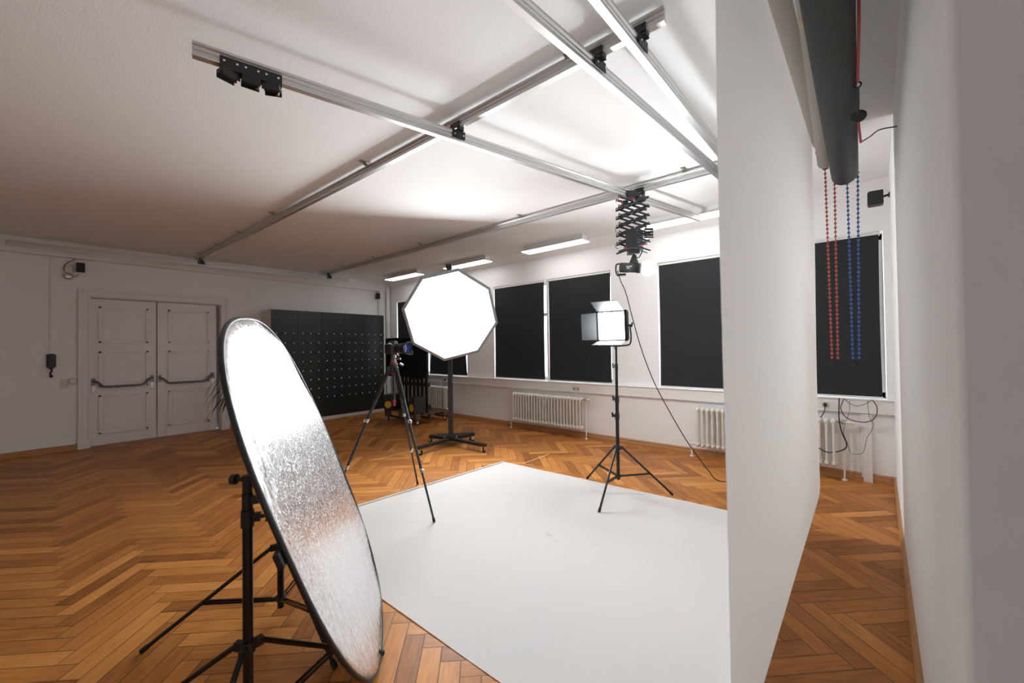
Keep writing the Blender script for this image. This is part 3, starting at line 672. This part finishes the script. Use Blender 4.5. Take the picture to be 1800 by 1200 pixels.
# ------------------------------------------------------------------ light stands
def light_stand(loc, label, r, zc, zh, top, feet, sect, knobs, rz=0.):
    t = thing('light_stand', label, 'light stand', loc, rz, 'black three-legged light stands')
    z0, rr = zh-.03, .0
    for (za, zb, ra) in sect: MB().cyl((0, 0, za), (0, 0, zb), ra, n=18).build('column', 'black_metal', t, smooth=True)
    c = MB().cyl((0, 0, zc-.022), (0, 0, zc+.022), .027, n=18)
    for a in feet: v = V(math.cos(rad(a)), math.sin(rad(a)), 0); c.bar(v*.015+V(0, 0, zc), v*.055+V(0, 0, zc), .024, .036)
    c.build('leg_collar', 'black', t, bevel=.003)
    c = MB().cyl((0, 0, zh-.016), (0, 0, zh+.016), .026, n=18)
    for a in feet: v = V(math.cos(rad(a)), math.sin(rad(a)), 0); c.bar(v*.015+V(0, 0, zh), v*.045+V(0, 0, zh), .022, .022)
    c.build('brace_hub', 'black', t, bevel=.003)
    for a in feet:
        v = V(math.cos(rad(a)), math.sin(rad(a)), 0); p = v*.05+V(0, 0, zc); q = v*r+V(0, 0, .013)
        l = MB().cyl(p, q, .011, n=12).build('leg', 'black_metal', t, smooth=True)
        MB().cyl(q-(q-p).normalized()*.03, q+(q-p).normalized()*.006, .0135, n=12).build('rubber_tip', 'rubber', l, smooth=True)
        m_ = p+(q-p)*.56; s = v.cross(V(0, 0, 1))
        b = MB()
        for k in (-1, 1): b.bar(v*.04+V(0, 0, zh)+s*k*.011, m_+s*k*.011, .004, .014)
        b.cyl(m_-s*.02, m_+s*.02, .005, n=8)
        b.build('brace', 'black_metal', t)
    for (z, a, rad_) in knobs:
        v = V(math.cos(rad(a)), math.sin(rad(a)), 0); s = v.cross(V(0, 0, 1))
        k = MB().cyl((0, 0, z-.035), (0, 0, z+.03), rad_+.005, n=18).box(-.001, .001, -.001, .001, z, z+.001)
        k.bar(v*rad_+V(0, 0, z), v*(rad_+.028)+V(0, 0, z), .026, .03)
        k.build('clamp', 'black', t, bevel=.002)
        k = MB().cyl(v*(rad_+.028)+V(0, 0, z), v*(rad_+.05)+V(0, 0, z), .008, n=10)
        k.bar(v*(rad_+.05)+V(0, 0, z-.022), v*(rad_+.056)+V(0, 0, z+.03), .018, .012, tuple(v))
        k.build('knob', 'black', t, bevel=.002)
    return t
S1 = light_stand((-1.86, .53, 0), 'nearer black light stand holding the silver reflector, its column left of the rim', .62, .42, .10, 1.1, (94, 214, 320), [(.05, .955, .0185), (.955, 1.095, .0145)], [(.93, 60, .0185), (1.0, 60, .0145)])
MB().cyl((0, 0, 1.03), (0, 0, 1.10), .018, n=16).bar((0, 0, 1.085), (.04, .06, 1.085), .02, .024).build('grip_head', 'black', S1, bevel=.003)
MB().cyl((-.005, -.008, 1.085), (-.032, -.03, 1.085), .009, n=10).cyl((-.030, -.028, 1.085), (-.046, -.041, 1.085), .021, n=12).build('grip_knob', 'black', S1, bevel=.002)
light_stand((-2.645, .925, 0), 'farther black light stand standing behind the silver reflector', .64, .42, .115, 1.1, (246, 2, 124), [(.06, .80, .0185), (.80, .98, .0145)], [])
S3 = light_stand((-1.957, 4.02, 0), 'black light stand under the square lamp with barn doors, on the edge of the paper', .56, .50, .20, 1.5, (277, 35, 156), [(.16, .985, .0185), (.985, 1.36, .0145), (1.36, 1.58, .011)], [(1.02, 150, .0185), (.84, 160, .0185), (1.375, 150, .012)])
S3.children[0]

# ------------------------------------------------------------------ square LED lamp with barn doors
t = thing('panel_lamp', 'square lit studio panel lamp with grey barn doors on a black stand', 'lamp', (-1.99, 4.0, 1.57), rad(8))
tilt = Matrix.Translation((0, 0, .245)) @ Matrix.Rotation(rad(4), 4, 'X')
hw = .15
MB().box(-hw-.012, hw+.012, -.02, .055, -hw-.012, hw+.012, tilt).build('housing', 'barn', t, bevel=.004)
MB().box(-hw+.012, hw-.012, -.024, -.0205, -hw+.004, hw-.004, tilt).build('diffuser', 'led', t)
g = MB()
for x in (-hw-.008, hw+.008): g.box(x-.012, x+.012, -.032, -.02, -hw-.014, hw+.014, tilt)
for z in (-hw-.008, hw+.008): g.box(-hw-.014, hw+.014, -.032, -.02, z-.010, z+.010, tilt)
g.build('front_frame', 'barn', t, bevel=.002)
def flap(name, pts):
    vs = [tilt @ Vector(p) for p in pts]; nrm = (vs[1]-vs[0]).cross(vs[3]-vs[0]).normalized()*.0025
    MB().add([v-nrm for v in vs]+[v+nrm for v in vs], [(0, 1, 2, 3), (4, 7, 6, 5), (0, 4, 5, 1), (1, 5, 6, 2), (2, 6, 7, 3), (3, 7, 4, 0)]).build('barn_door', 'barn', t)
flap('barn_door', [(-hw, -.034, hw+.012), (hw, -.034, hw+.012), (hw-.03, -.165, hw+.115), (-hw-.02, -.165, hw+.115)])
flap('barn_door', [(-hw, -.034, -hw-.012), (hw, -.034, -hw-.012), (hw+.0, -.19, -hw-.045), (-hw-.02, -.19, -hw-.045)])
flap('barn_door', [(-hw-.012, -.034, -hw), (-hw-.012, -.034, hw), (-hw-.14, -.15, hw-.01), (-hw-.14, -.15, -hw+.01)])
flap('barn_door', [(hw+.012, -.034, -hw), (hw+.012, -.034, hw), (hw+.012, .06, hw-.005), (hw+.012, .06, -hw+.005)])
MB().tube(smooth_path([(hw+.035, .03, .245), (hw+.045, .03, .12), (hw+.03, .03, .045), (hw-.03, .03, .03), (0, .03, .025), (-hw+.03, .03, .03), (-hw-.03, .03, .045), (-hw-.035, .03, .12), (-hw-.035, .03, .245)]), .008, 8).build('yoke', 'black', t, smooth=True)
MB().cyl((hw+.012, .03, .245), (hw+.05, .03, .245), .012, n=10).bar((hw+.05, .03, .225), (hw+.062, .03, .275), .02, .012, (1, 0, 0)).build('yoke_knob', 'black', t, smooth=True)
MB().cyl((.033, .015, -.01), (.033, .015, .03), .014).build('socket', 'black', t, smooth=True)

# ------------------------------------------------------------------ octagonal softbox on a wheeled stand
bx, by = -5.04, 4.325
t = thing('rolling_stand', 'black square-section rolling stand carrying the octagonal softbox', 'stand', (bx, by, 0))
MB().box(-.035, .035, -.035, .035, .085, 2.90, Matrix.Rotation(rad(38), 4, 'Z')).build('pole', 'graphite', t, bevel=.004)
MB().box(-.045, .045, -.045, .045, 2.90, 2.97, Matrix.Rotation(rad(38), 4, 'Z')).build('pole_cap', 'black', t, bevel=.004)
wheels = [(.07, -.72), (.765, .02), (-.405, -.11), (.067, .453)]
for (x, y) in wheels: 
    v = V(x, y, 0).normalized(); MB().bar(V(0, 0, .115), V(x, y, .115), .065, .045).build('arm', 'black', t, bevel=.004)
MB().prism([(-.40, -.13), (.05, -.06), (.06, .0), (.09, .45), (.03, .46), (-.41, -.07)], lambda a, b, h: V(a, b, h), .105, .147).build('base_plate', 'black', t, bevel=.002)
MB().box(-.07, .07, -.05, .05, .138, .18, Matrix.Rotation(rad(38), 4, 'Z')).build('pole_foot', 'graphite', t, bevel=.004)
g = MB()
for x, y in ((-.06, -.09), (-.045, -.06), (.08, .05), (.09, .03)): g.cyl((x, y, .14), (x, y, .16), .011, n=8)
g.build('bolts', 'chrome', t)
def caster(parent, x, y, r, zt, ang=0., name='caster'):
    mt = Matrix.Translation((x, y, 0)) @ Matrix.Rotation(ang, 4, 'Z')
    w = MB().cyl(mt @ V(.02, -.012, r), mt @ V(.02, .012, r), r, n=18).build(name, 'rubber', parent, bevel=.003)
    MB().box(-.025, .03, -.02, .02, zt-.006, zt, mt).box(-.012, .034, .014, .018, r-.01, zt, mt).box(-.012, .034, -.018, -.014, r-.01, zt, mt).cyl(mt @ V(.02, -.02, r), mt @ V(.02, .02, r), .006, n=8).build('fork', 'chrome', w)
for i, (x, y) in enumerate(wheels): caster(t, x*.955, y*.955, .042, .093, rad(40+70*i))
oc = V(-4.66, 4.03, 2.083)
nrm = V(4.3, -3.35, -1.8).normalized()
t = thing('softbox', 'large glowing octagonal softbox with grey rim facing the camera', 'softbox', oc)
qx = V(0, 0, 1).cross(nrm).normalized(); qy = nrm.cross(qx).normalized()      # qx: right as seen from the front, qy: up
RO = .735
def oct_pt(r, k, depth): a = rad(90-8.1-45*k); return qx*(r*math.cos(a))+qy*(r*math.sin(a))+nrm*depth
front = [oct_pt(RO-.049, k, -.012) for k in range(8)]
MB().add(front+[oct_pt(RO-.049, k, -.02) for k in range(8)], [tuple(range(8)), tuple(range(15, 7, -1))]+[(k, 8+k, 8+(k+1) % 8, (k+1) % 8) for k in range(8)]).build('diffuser', 'octa', t)
g = MB()
for k in range(8):
    a, b = k, (k+1) % 8
    g.add([oct_pt(RO-.048, a, 0.012), oct_pt(RO, a, 0.0), oct_pt(RO, b, 0.0), oct_pt(RO-.048, b, 0.012), oct_pt(RO-.048, a, -.03), oct_pt(RO, a, -.03), oct_pt(RO, b, -.03), oct_pt(RO-.048, b, -.03)],
          [(0, 1, 2, 3), (4, 7, 6, 5), (1, 5, 6, 2), (0, 3, 7, 4)])
g.build('rim', 'softbox_rim', t)
g = MB(); rings = [(RO, -.03), (.60, -.17), (.40, -.30), (.12, -.40)]
vs = [oct_pt(r, k, d_) for r, d_ in rings for k in range(8)]
g.add(vs, [(i*8+k, i*8+(k+1) % 8, (i+1)*8+(k+1) % 8, (i+1)*8+k) for i in range(3) for k in range(8)]+[tuple(range(24, 32))])
g.build('back_fabric', 'softbox_back', t)
MB().lathe([(.13, 0), (.13, -.03), (.07, -.04), (.06, -.22), (0, -.22)], nrm*-.395, nrm, 20).build('lamp_head', 'dark_plastic', t, smooth=True)
pv = V(bx, by, 2.083)-oc
MB().bar(nrm*-.45+V(0, 0, -.06), V(pv.x, pv.y, -.06)+nrm*.05, .05, .05).box(pv.x-.06, pv.x+.06, pv.y-.06, pv.y+.06, -.10, -.01).build('mount_bracket', 'black', t, bevel=.003)

# ------------------------------------------------------------------ photo camera on a tripod
tx, ty = -3.59, 2.327
t = thing('tripod', 'black photo tripod with spread legs standing half on the white paper', 'tripod', (tx, ty, 0))
ht = 1.395
for a in (0, 123, 241):
    v = V(math.cos(rad(a)), math.sin(rad(a)), 0); p = v*.045+V(0, 0, ht); q = v*.63+V(0, 0, .012); dd = q-p
    s = v.cross(V(0, 0, 1)).normalized()*.0
    l = MB().cyl(p, p+dd*.37, .0165, n=14).cyl(p+dd*.37, p+dd*.69, .0125, n=14).cyl(p+dd*.69, q, .0095, n=12).build('leg', 'graphite', t, smooth=True)
    for f, rr in ((.37, .020), (.69, .016)):
        c = p+dd*f; e = dd.normalized(); w = v.cross(V(0, 0, 1))
        MB().cyl(c-e*.018, c+e*.018, rr, n=12).bar(c+v*.012, c+v*.034, .02, .028).build('leg_lock', 'steel', l, bevel=.002)
    MB().cyl(q-dd.normalized()*.03, q+dd.normalized()*.008, .0125, n=12).build('foot', 'rubber', l, smooth=True)
    MB().cyl(p+dd*.02, p+dd*.22, .0195, n=14).build('foam_grip', 'rubber', l, smooth=True)
g = MB().cyl((0, 0, ht-.045), (0, 0, ht+.05), .04, n=20)
for a in (0, 123, 241): v = V(math.cos(rad(a)), math.sin(rad(a)), 0); g.bar(v*.02+V(0, 0, ht), v*.062+V(0, 0, ht-.01), .038, .05)
g.build('spider', 'graphite', t, bevel=.003)
MB().cyl((0, 0, ht+.05), (0, 0, ht+.068), .034, n=20).build('collar_ring', 'red_part', t, smooth=True)
MB().cyl((0, 0, ht-.06), (0, 0, ht-.045), .034, n=20).build('collar_ring', 'red_part', t, smooth=True)
MB().cyl((0, 0, 1.07), (0, 0, ht), .0145, n=14).build('center_column', 'graphite', t, smooth=True)
MB().lathe([(.0, -.05), (.012, -.045), (.016, -.02), (.018, .0), (.014, .02)], (0, 0, 1.06)).build('column_hook', 'red_part', t, smooth=True)
MB().cyl((0, 0, ht+.068), (0, 0, ht+.10), .028, n=18).sphere((0, 0, ht+.115), .027).cyl((0, 0, ht+.13), (0, 0, ht+.145), .026, n=18).cyl((.02, .02, ht+.10), (.05, .05, ht+.10), .012, n=12).build('ball_head', 'gunmetal', t, smooth=True)
MB().tube(smooth_path([(.02, .01, ht+.145), (.045, .035, ht+.13), (.035, .02, ht+.155), (.055, .045, ht+.168)]), .006, 8).cyl((.05, .04, ht+.05), (.075, .06, ht+.03), .012, n=10).build('lever', 'chrome', t, smooth=True)
ck = thing('photo_camera', 'black mirrorless camera with a large blue-coated lens on the tripod', 'camera', (tx, ty, ht+.148), rad(13))
ck.scale = (1.15, 1.15, 1.15)
# lens looks along local +X
MB().box(-.035, .025, -.066, .066, .004, .09).box(-.045, .045, -.066, -.030, .006, .086).build('body', 'dark_plastic', ck, bevel=.006)
MB().box(-.04, .03, -.026, .026, .085, .118).build('viewfinder_hump', 'dark_plastic', ck, bevel=.008)
g = MB().cyl((-.005, -.048, .085), (-.005, -.048, .1), .013, n=14).cyl((-.01, .042, .085), (-.01, .042, .098), .012, n=14).cyl((.018, -.05, .08), (.018, -.05, .095), .008, n=12)
g.build('dials', 'steel', ck, smooth=True)
MB().lathe([(.036, .025), (.037, .05), (.040, .055), (.040, .085), (.044, .09), (.047, .13), (.051, .15), (.051, .165), (.045, .166), (.045, .158)], (0, 0, .05), (1, 0, 0), 28).build('lens_barrel', 'black', ck, smooth=True)
MB().lathe([(0, .160), (.046, .158), (.046, .150), (0, .150)], (0, 0, .05), (1, 0, 0), 28).build('front_glass', 'lens_glass', ck, smooth=True)
g = MB()
for a0 in (20, 200):
    for k in range(10):
        a, b = rad(a0+k*14), rad(a0+(k+1)*14)
        h1 = .03*math.sin(PI*k/10)+.01; h2 = .03*math.sin(PI*(k+1)/10)+.01
        P_ = [V(.16, .054*math.cos(a), .05+.054*math.sin(a)), V(.16, .054*math.cos(b), .05+.054*math.sin(b)), V(.16+h2, .056*math.cos(b), .05+.056*math.sin(b)), V(.16+h1, .056*math.cos(a), .05+.056*math.sin(a))]
        Q_ = [V(p.x, (p.y)*1.05, .05+(p.z-.05)*1.05) for p in P_]
        g.add(P_+Q_, [(0, 1, 2, 3), (4, 7, 6, 5), (0, 4, 5, 1), (1, 5, 6, 2), (2, 6, 7, 3), (3, 7, 4, 0)])
g.build('lens_hood', 'dark_plastic', ck)

# ------------------------------------------------------------------ silver reflector
rc = V(-2.13, .923, .887); th, ti, ro = rad(56), rad(19.4), rad(3.9)
rn = V(math.cos(th)*math.cos(ti), math.sin(th)*math.cos(ti), math.sin(ti)); hz = V(-math.sin(th), math.cos(th), 0); up = rn.cross(hz)
ru = hz*math.cos(ro)+up*math.sin(ro); rv = -hz*math.sin(ro)+up*math.cos(ro)
RA, RB, EX = .932, .635, 2.6
mw = Matrix(((ru.x, rv.x, rn.x, rc.x), (ru.y, rv.y, rn.y, rc.y), (ru.z, rv.z, rn.z, rc.z), (0, 0, 0, 1)))
t = thing('reflector', 'tall oval silver reflector with black rim leaning on two light stands', 'reflector'); t.matrix_world = mw
def sup(a, s=1.): c, q = math.cos(a), math.sin(a); e = 2/EX; return (math.copysign(abs(c)**e, c)*RB*s, math.copysign(abs(q)**e, q)*RA*s)
NS = 96; g = MB(); vs = [V(0, 0, 0)]
rings = [.12, .25, .4, .55, .68, .8, .88, .94, .985]
for s in rings:
    for k in range(NS):
        a = 2*PI*k/NS; x, y = sup(a, s); z = .006*math.sin(x*7+y*3)*(1-s)+.004*math.sin(9*a)*(s**6)
        vs.append(V(x, y, z))
fs = [(0, 1+k, 1+(k+1) % NS) for k in range(NS)]+[(1+i*NS+k, 1+(i+1)*NS+k, 1+(i+1)*NS+(k+1) % NS, 1+i*NS+(k+1) % NS) for i in range(len(rings)-1) for k in range(NS)]
g.add(vs, fs); o = g.build('silver_fabric', 'silver', t, smooth=True)
md = o.modifiers.new('so', 'SOLIDIFY'); md.thickness = .002; md.offset = -1
MB().tube([V(*sup(2*PI*k/NS, .99), -.004) for k in range(NS)], .011, 10, True).build('rim', 'black', t, smooth=True)
for k, a in enumerate((rad(180), rad(0))):
    x, y = sup(a, 1.0); MB().box(x-.03, x+.02, y-.03, y+.03, -.035, -.012).build('holder_clip', 'black', t, bevel=.003)

# ------------------------------------------------------------------ background paper: floor run, sweep and hanging sheet
NL, FL, NR, FR = V(-3.90, 1.385, 0), V(-3.735, 4.16, 0), V(-.322, 1.425, 0), V(-.243, 4.295, 0)
t = thing('paper_backdrop', 'wide white paper backdrop swept from its roll down across the parquet floor', 'backdrop')
g = MB(); nt_ = 34; zt = 3.315
rows = []
for j in range(nt_+1):
    v = j/nt_; a = NL.lerp(FL, v); b = NR.lerp(FR, v); R_ = .20+.16*v; d_ = (a-b).normalized(); row = []
    L = (a-b).length
    for i in range(41):                     # floor run
        u = i/40; p = a.lerp(b+d_*R_, u); lift = .0025+.004*abs(math.sin(u*9+v*1.3))*(1 if v in (0, 1) else .25)
        row.append(p+V(0, 0, lift))
    for i in range(1, 13):                  # sweep
        an = PI/2*i/12; row.append(b+d_*(R_-R_*math.sin(an))+V(0, 0, R_-R_*math.cos(an)+.003))
    for i in range(1, 61):                  # hanging sheet
        z = R_+.003+(zt-R_-.003)*i/60; off = V(0, 0, 0)
        if v == 0: off = V(0, random.uniform(-.0035, .002)*(1.5 if z < 1.3 else 1), 0)
        row.append(b+V(.004*math.sin(z*2.2+v*2), 0, z)+off)
    rows.append(row)
n = len(rows[0]); vs = [p for r_ in rows for p in r_]
g.add(vs, [(j*n+i, j*n+i+1, (j+1)*n+i+1, (j+1)*n+i) for j in range(nt_) for i in range(n-1)])
sheet = g.build('paper_sheet', 'paper', t, smooth=True)
e0, e1 = NL+V(-.004, 0, .003), FL+V(-.004, 0, .003)
MB().bar(e0+V(0, 0, .006), e1+V(0, 0, .006), .03, .010).build('end_bar', 'paper_roll', t, bevel=.002)
dv = (FR-NR); un = dv.normalized()
MB().cyl(NR-un*.04+V(.047, 0, zt), FR+un*.03+V(.047, 0, zt), .046, n=28).build('paper_roll', 'paper_roll', t, smooth=True)
MB().cyl(NR-un*.10+V(.047, 0, zt), NR-un*.041+V(.047, 0, zt), .018, n=14).cyl(FR+un*.031+V(.047, 0, zt), FR+un*.09+V(.047, 0, zt), .018, n=14).build('core_plug', 'black', t, smooth=True)
MB().box(FR.x+.02, FR.x+.075, FR.y+.05, FR.y+.07, zt-.075, H).box(NR.x+.02, NR.x+.075, NR.y-.09, NR.y-.07, zt-.06, H).build('roll_hook', 'black', t, bevel=.003)

def bead_loop(mb, xa, xb, xw, y, za, zb, zw):
    for x, z in ((xa, za), (xb, zb)):
        k = 1 if x == xb else -1; p = V(x, y, z); q = V(xw+k*.019, y, zw); n = int((p-q).length/.036)
        mb.cyl(p, q, .0034, n=5)
        for i in range(n+1): mb.sphere(p.lerp(q, i/n), .0105, 8)
    mb.tube([V(xw+.019*math.cos(rad(a)), y, zw+.019*math.sin(rad(a))) for a in range(180, 361, 30)], .0028, 5)
def hang_roll(name, label, p, q, r, m, chain):
    t = thing(name, label, 'backdrop roll'); p, q = Vector(p), Vector(q); d_ = (q-p).normalized()
    a_, b_ = V(0, 0, 1).cross(d_).normalized(), V(0, 0, 1)
    g = MB(); n = 40; L = 24; vs = []
    for i in range(L+1):
        f = i/L; c = p.lerp(q, f)
        for k in range(n):
            an = 2*PI*k/n; rr = r*(1+.015*math.sin(3*an+f*5)); vs.append(c+a_*(rr*math.cos(an))+b_*(rr*math.sin(an)))
    g.add(vs, [(i*n+k, i*n+(k+1) % n, (i+1)*n+(k+1) % n, (i+1)*n+k) for i in range(L) for k in range(n)]+[tuple(range(n-1, -1, -1)), tuple(L*n+k for k in range(n))])
    g.build('rolled_sheet', m, t, smooth=True)
    MB().cyl(p-d_*.08, p, .025, n=14).cyl(q, q+d_*.075, .025, n=14).build('core', 'black', t, smooth=True)
    MB().box(q.x-.02, q.x+.02, q.y+.05, q.y+.07, q.z-.04, H).box(p.x-.02, p.x+.02, p.y-.07, p.y-.05, p.z-.04, H).build('hanger', 'black', t, bevel=.003)
    xa, xb, xw, y, za, zb, zw, bm_ = chain
    g = MB(); bead_loop(g, xa, xb, xw, y, za, zb, zw); g.build('bead_chain', bm_, t, smooth=True)
    MB().box(xw-.022, xw+.022, y-.012, y+.012, zw-.05, zw-.012).tube([V(xw+.018*math.cos(rad(a)), y, zw-.06+.018*math.sin(rad(a))) for a in range(0, 360, 30)], .006, 6, True).build('chain_weight', 'graphite', t, bevel=.002)
    return t
tw = hang_roll('white_paper_roll', 'rolled white paper hanging between the backdrop and the grey roll, red chain', (-.097, 1.30, 3.115), (-.155, 4.24, 3.11), .053, 'paper_roll', (-.158, -.097, -.123, 4.285, 3.10, 3.10, 1.475, 'red_bead'))
MB().lathe([(.0542, 0), (.0548, .03), (.0542, .06)], (-.1157, 2.25, 3.1135), (-.0197, 1, 0), 40).build('tape', 'tape', tw, smooth=True)
hang_roll('grey_backdrop_roll', 'thick dark grey backdrop roll hanging over the corridor, blue chain', (-.064, .9, 2.975), (-.033, 4.25, 2.975), .086, 'grey_roll', (-.018, .050, .010, 4.30, 2.98, 2.98, 1.475, 'blue_bead'))
t = thing('pull_cord', 'red pull cord with black ring, rod and round knob beside the grey roll', 'cord')
MB().tube(smooth_path([(.038, 1.75, 3.39), (.040, 1.95, 3.10), (.042, 2.2, 2.96), (.040, 2.5, 2.925), (.040, 2.70, 2.93)]), .006, 8).tube(smooth_path([(.041, 2.96, 2.86), (.047, 3.06, 2.83), (.054, 3.182, 2.80)]), .006, 8).build('cord', 'red_cord', t, smooth=True)
MB().tube([V(.040+.014*math.cos(rad(a)), 2.72, 2.925+.014*math.sin(rad(a))) for a in range(0, 360, 30)], .004, 6, True).build('ring', 'black', t, smooth=True)
MB().cyl((.040, 2.725, 2.912), (.041, 2.93, 2.868), .007, n=8).build('rod', 'black', t, smooth=True)
MB().lathe([(0, -.009), (.030, -.007), (.037, 0), (.030, .007), (0, .010)], (.043, 2.945, 2.858), (0, -.62, -.78), 24).build('knob', 'black', t, smooth=True)
MB().tube(smooth_path([(.054, 3.182, 2.80), (.10, 3.34, 2.88), (.15, 3.45, 2.95), (XR(3.6)-.004, 3.6, 3.0)]), .004, 8).build('tie_cord', 'maroon', t, smooth=True)

# ------------------------------------------------------------------ television on its pallet stand with two monitors
t = thing('pallet_stand', 'home-made television stand of dark wooden pallets on casters', 'stand', (-7.42, 5.38, 0))
X0, X1, Y0, Y1 = -.62, .56, -.42, .42
g = MB()
for k in range(5): y = Y0+.05+k*(Y1-Y0-.10)/4; g.box(X0, X1, y-.05, y+.05, .225, .245)
for x in (X0+.05, -.03, X1-.05): g.box(x-.05, x+.05, Y0, Y1, .205, .225)
g.build('deck_boards', 'pallet', t, bevel=.002)
for i, x in enumerate((X0+.06, -.03, X1-.06)):
    for y in (Y0+.06, 0, Y1-.06): MB().box(x-.06, x+.06, y-.05, y+.05, .115, .205).build('block', 'pallet', t, bevel=.003)
g = MB()
for y in (Y0+.06, 0, Y1-.06): g.box(X0, X1, y-.05, y+.05, .095, .115)
g.build('bottom_boards', 'pallet_black', t, bevel=.002)
for x in (X0+.06, X1-.06):
    for y in (Y0+.06, Y1-.06): caster(t, x, y, .04, .095, rad(30+x*90))
g = MB()
for k in range(9):
    x = X0+.02+k*(X1-X0-.04)/8
    if k == 0: continue
    g.box(x-.046, x+.046, -.15, -.13, .26, 1.2)
g.box(X0+.02, X1, -.13, -.05, .30, .40).box(X0+.02, X1, -.13, -.05, .78, .86).box(X0+.02, X1, -.05, -.03, .30, .40)
g.build('upright_pallet', 'pallet_black', t, bevel=.002)
MB().box(X0-.02, X0+.10, -.155, -.13, .26, 1.25).box(X0+.13, X0+.16, -.152, -.13, .26, 1.25).build('pale_slat', 'bare_wood', t, bevel=.002)
MB().box(-.2, .2, -.05, -.01, .9, 1.6).build('wall_mount', 'black', t, bevel=.003)
t = thing('television', 'large dark television screen mounted on the pallet stand', 'television', (-7.49, 5.16, .97))
MB().box(-.77, .77, -.02, .03, 0, .87).box(-.35, .35, .03, .06, .2, .6).build('housing', 'black', t, bevel=.006)
MB().box(-.76, .76, -.024, -.0195, .012, .86).build('screen', 'screen', t)
def monitor(loc, rz, label):
    t = thing('studio_monitor', label, 'speaker', loc, rz, 'black monitors with yellow cones')
    MB().box(-.105, .105, -.14, .14, 0, .345).build('cabinet', 'dark_plastic', t, bevel=.008)
    MB().lathe([(.075, 0), (.078, .006), (.068, .008), (.060, .002), (.03, -.02), (.028, -.012), (.0, -.004)], (0, -.141, .13), (0, -1, 0), 28).build('cone', 'yellow', t, smooth=True)
    MB().lathe([(.030, -.014), (.024, -.004), (0, .002)], (0, -.1415, .13), (0, -1, 0), 20).build('dust_cap', 'black', t, smooth=True)
    MB().lathe([(.035, 0), (.035, .005), (.014, .006), (.010, .010), (0, .011)], (0, -.141, .265), (0, -1, 0), 20).build('tweeter', 'black', t, smooth=True)
monitor((-6.93, 5.05, .245), rad(-4), 'black studio monitor with yellow cone on the right end of the pallet stand')
monitor((-7.86, 5.03, .245), rad(28), 'black studio monitor with yellow cone on the left end of the pallet stand')

# ------------------------------------------------------------------ potted palm behind the reflector
t = thing('potted_palm', 'dark green palm in a pot beside the door, mostly hidden by the reflector', 'plant', (-8.72, 2.42, 0))
MB().lathe([(.11, 0), (.15, .30), (.16, .32), (.145, .32), (.135, .28), (0, .28)], (0, 0, 0)).build('pot', 'pot', t, smooth=True)
MB().lathe([(.134, .281), (.05, .288), (0, .29)], (0, 0, 0)).build('soil', 'soil', t)
MB().tube(smooth_path([(0, 0, .28), (.01, -.01, .5), (0, 0, .75)]), .016, 8).build('stem', 'pallet', t, smooth=True)
rp = random.Random(5)
for k in range(26):
    a = rp.uniform(0, 2*PI) if k > 9 else rad(-90+rp.uniform(-40, 40)); ln = rp.uniform(.45, .78); h0 = rp.uniform(.62, .82); lift = rp.uniform(.08, .50)
    v = V(math.cos(a), math.sin(a), 0); s = v.cross(V(0, 0, 1)); g = MB(); vs = []; n = 9
    for i in range(n+1):
        f = i/n; c = v*(ln*f*(1-.25*f))+V(0, 0, h0+lift*math.sin(f*2.0)-.42*f*f); w = .017*math.sin(PI*min(1, .12+f*.88))**.6+.001
        vs += [c-s*w, c+V(0, 0, -.004), c+s*w]
    fs = []
    for i in range(n): o_ = i*3; fs += [(o_, o_+1, o_+4, o_+3), (o_+1, o_+2, o_+5, o_+4)]
    g.add(vs, fs); o = g.build('leaf', 'leaf', t, smooth=True); md = o.modifiers.new('so', 'SOLIDIFY'); md.thickness = .002

# ------------------------------------------------------------------ daylight outside
w = bpy.data.worlds.new('World'); SC.world = w; w.use_nodes = True
bg = w.node_tree.nodes['Background']; bg.inputs['Color'].default_value = (.92, .97, 1, 1); bg.inputs['Strength'].default_value = 1.8

# ------------------------------------------------------------------ camera
cam = bpy.data.cameras.new('Camera'); co = bpy.data.objects.new('Camera', cam); COL.objects.link(co)
yaw, pitch, roll = rad(40.533), rad(.790), rad(-.7655)
fw = V(-math.sin(yaw)*math.cos(pitch), math.cos(yaw)*math.cos(pitch), math.sin(pitch)); rt = V(math.cos(yaw), math.sin(yaw), 0); uu = rt.cross(fw)
rt2 = rt*math.cos(roll)+uu*math.sin(roll); uu2 = -rt*math.sin(roll)+uu*math.cos(roll)
co.matrix_world = Matrix(((rt2.x, uu2.x, -fw.x, 0), (rt2.y, uu2.y, -fw.y, 0), (rt2.z, uu2.z, -fw.z, 1.6), (0, 0, 0, 1)))
cam.sensor_width = 36; cam.sensor_fit = 'HORIZONTAL'; cam.lens = 702.8*36/1800; cam.clip_start = .01
cam.dof.use_dof = True; cam.dof.focus_distance = 4.0; cam.dof.aperture_fstop = 2.0
SC.camera = co
SC.view_settings.view_transform = 'Standard'; SC.view_settings.look = 'None'; SC.view_settings.gamma = 1; SC.view_settings.use_curve_mapping = False
SC.view_settings.exposure = 1.36
try: SC.cycles.use_denoising = True
except Exception: pass
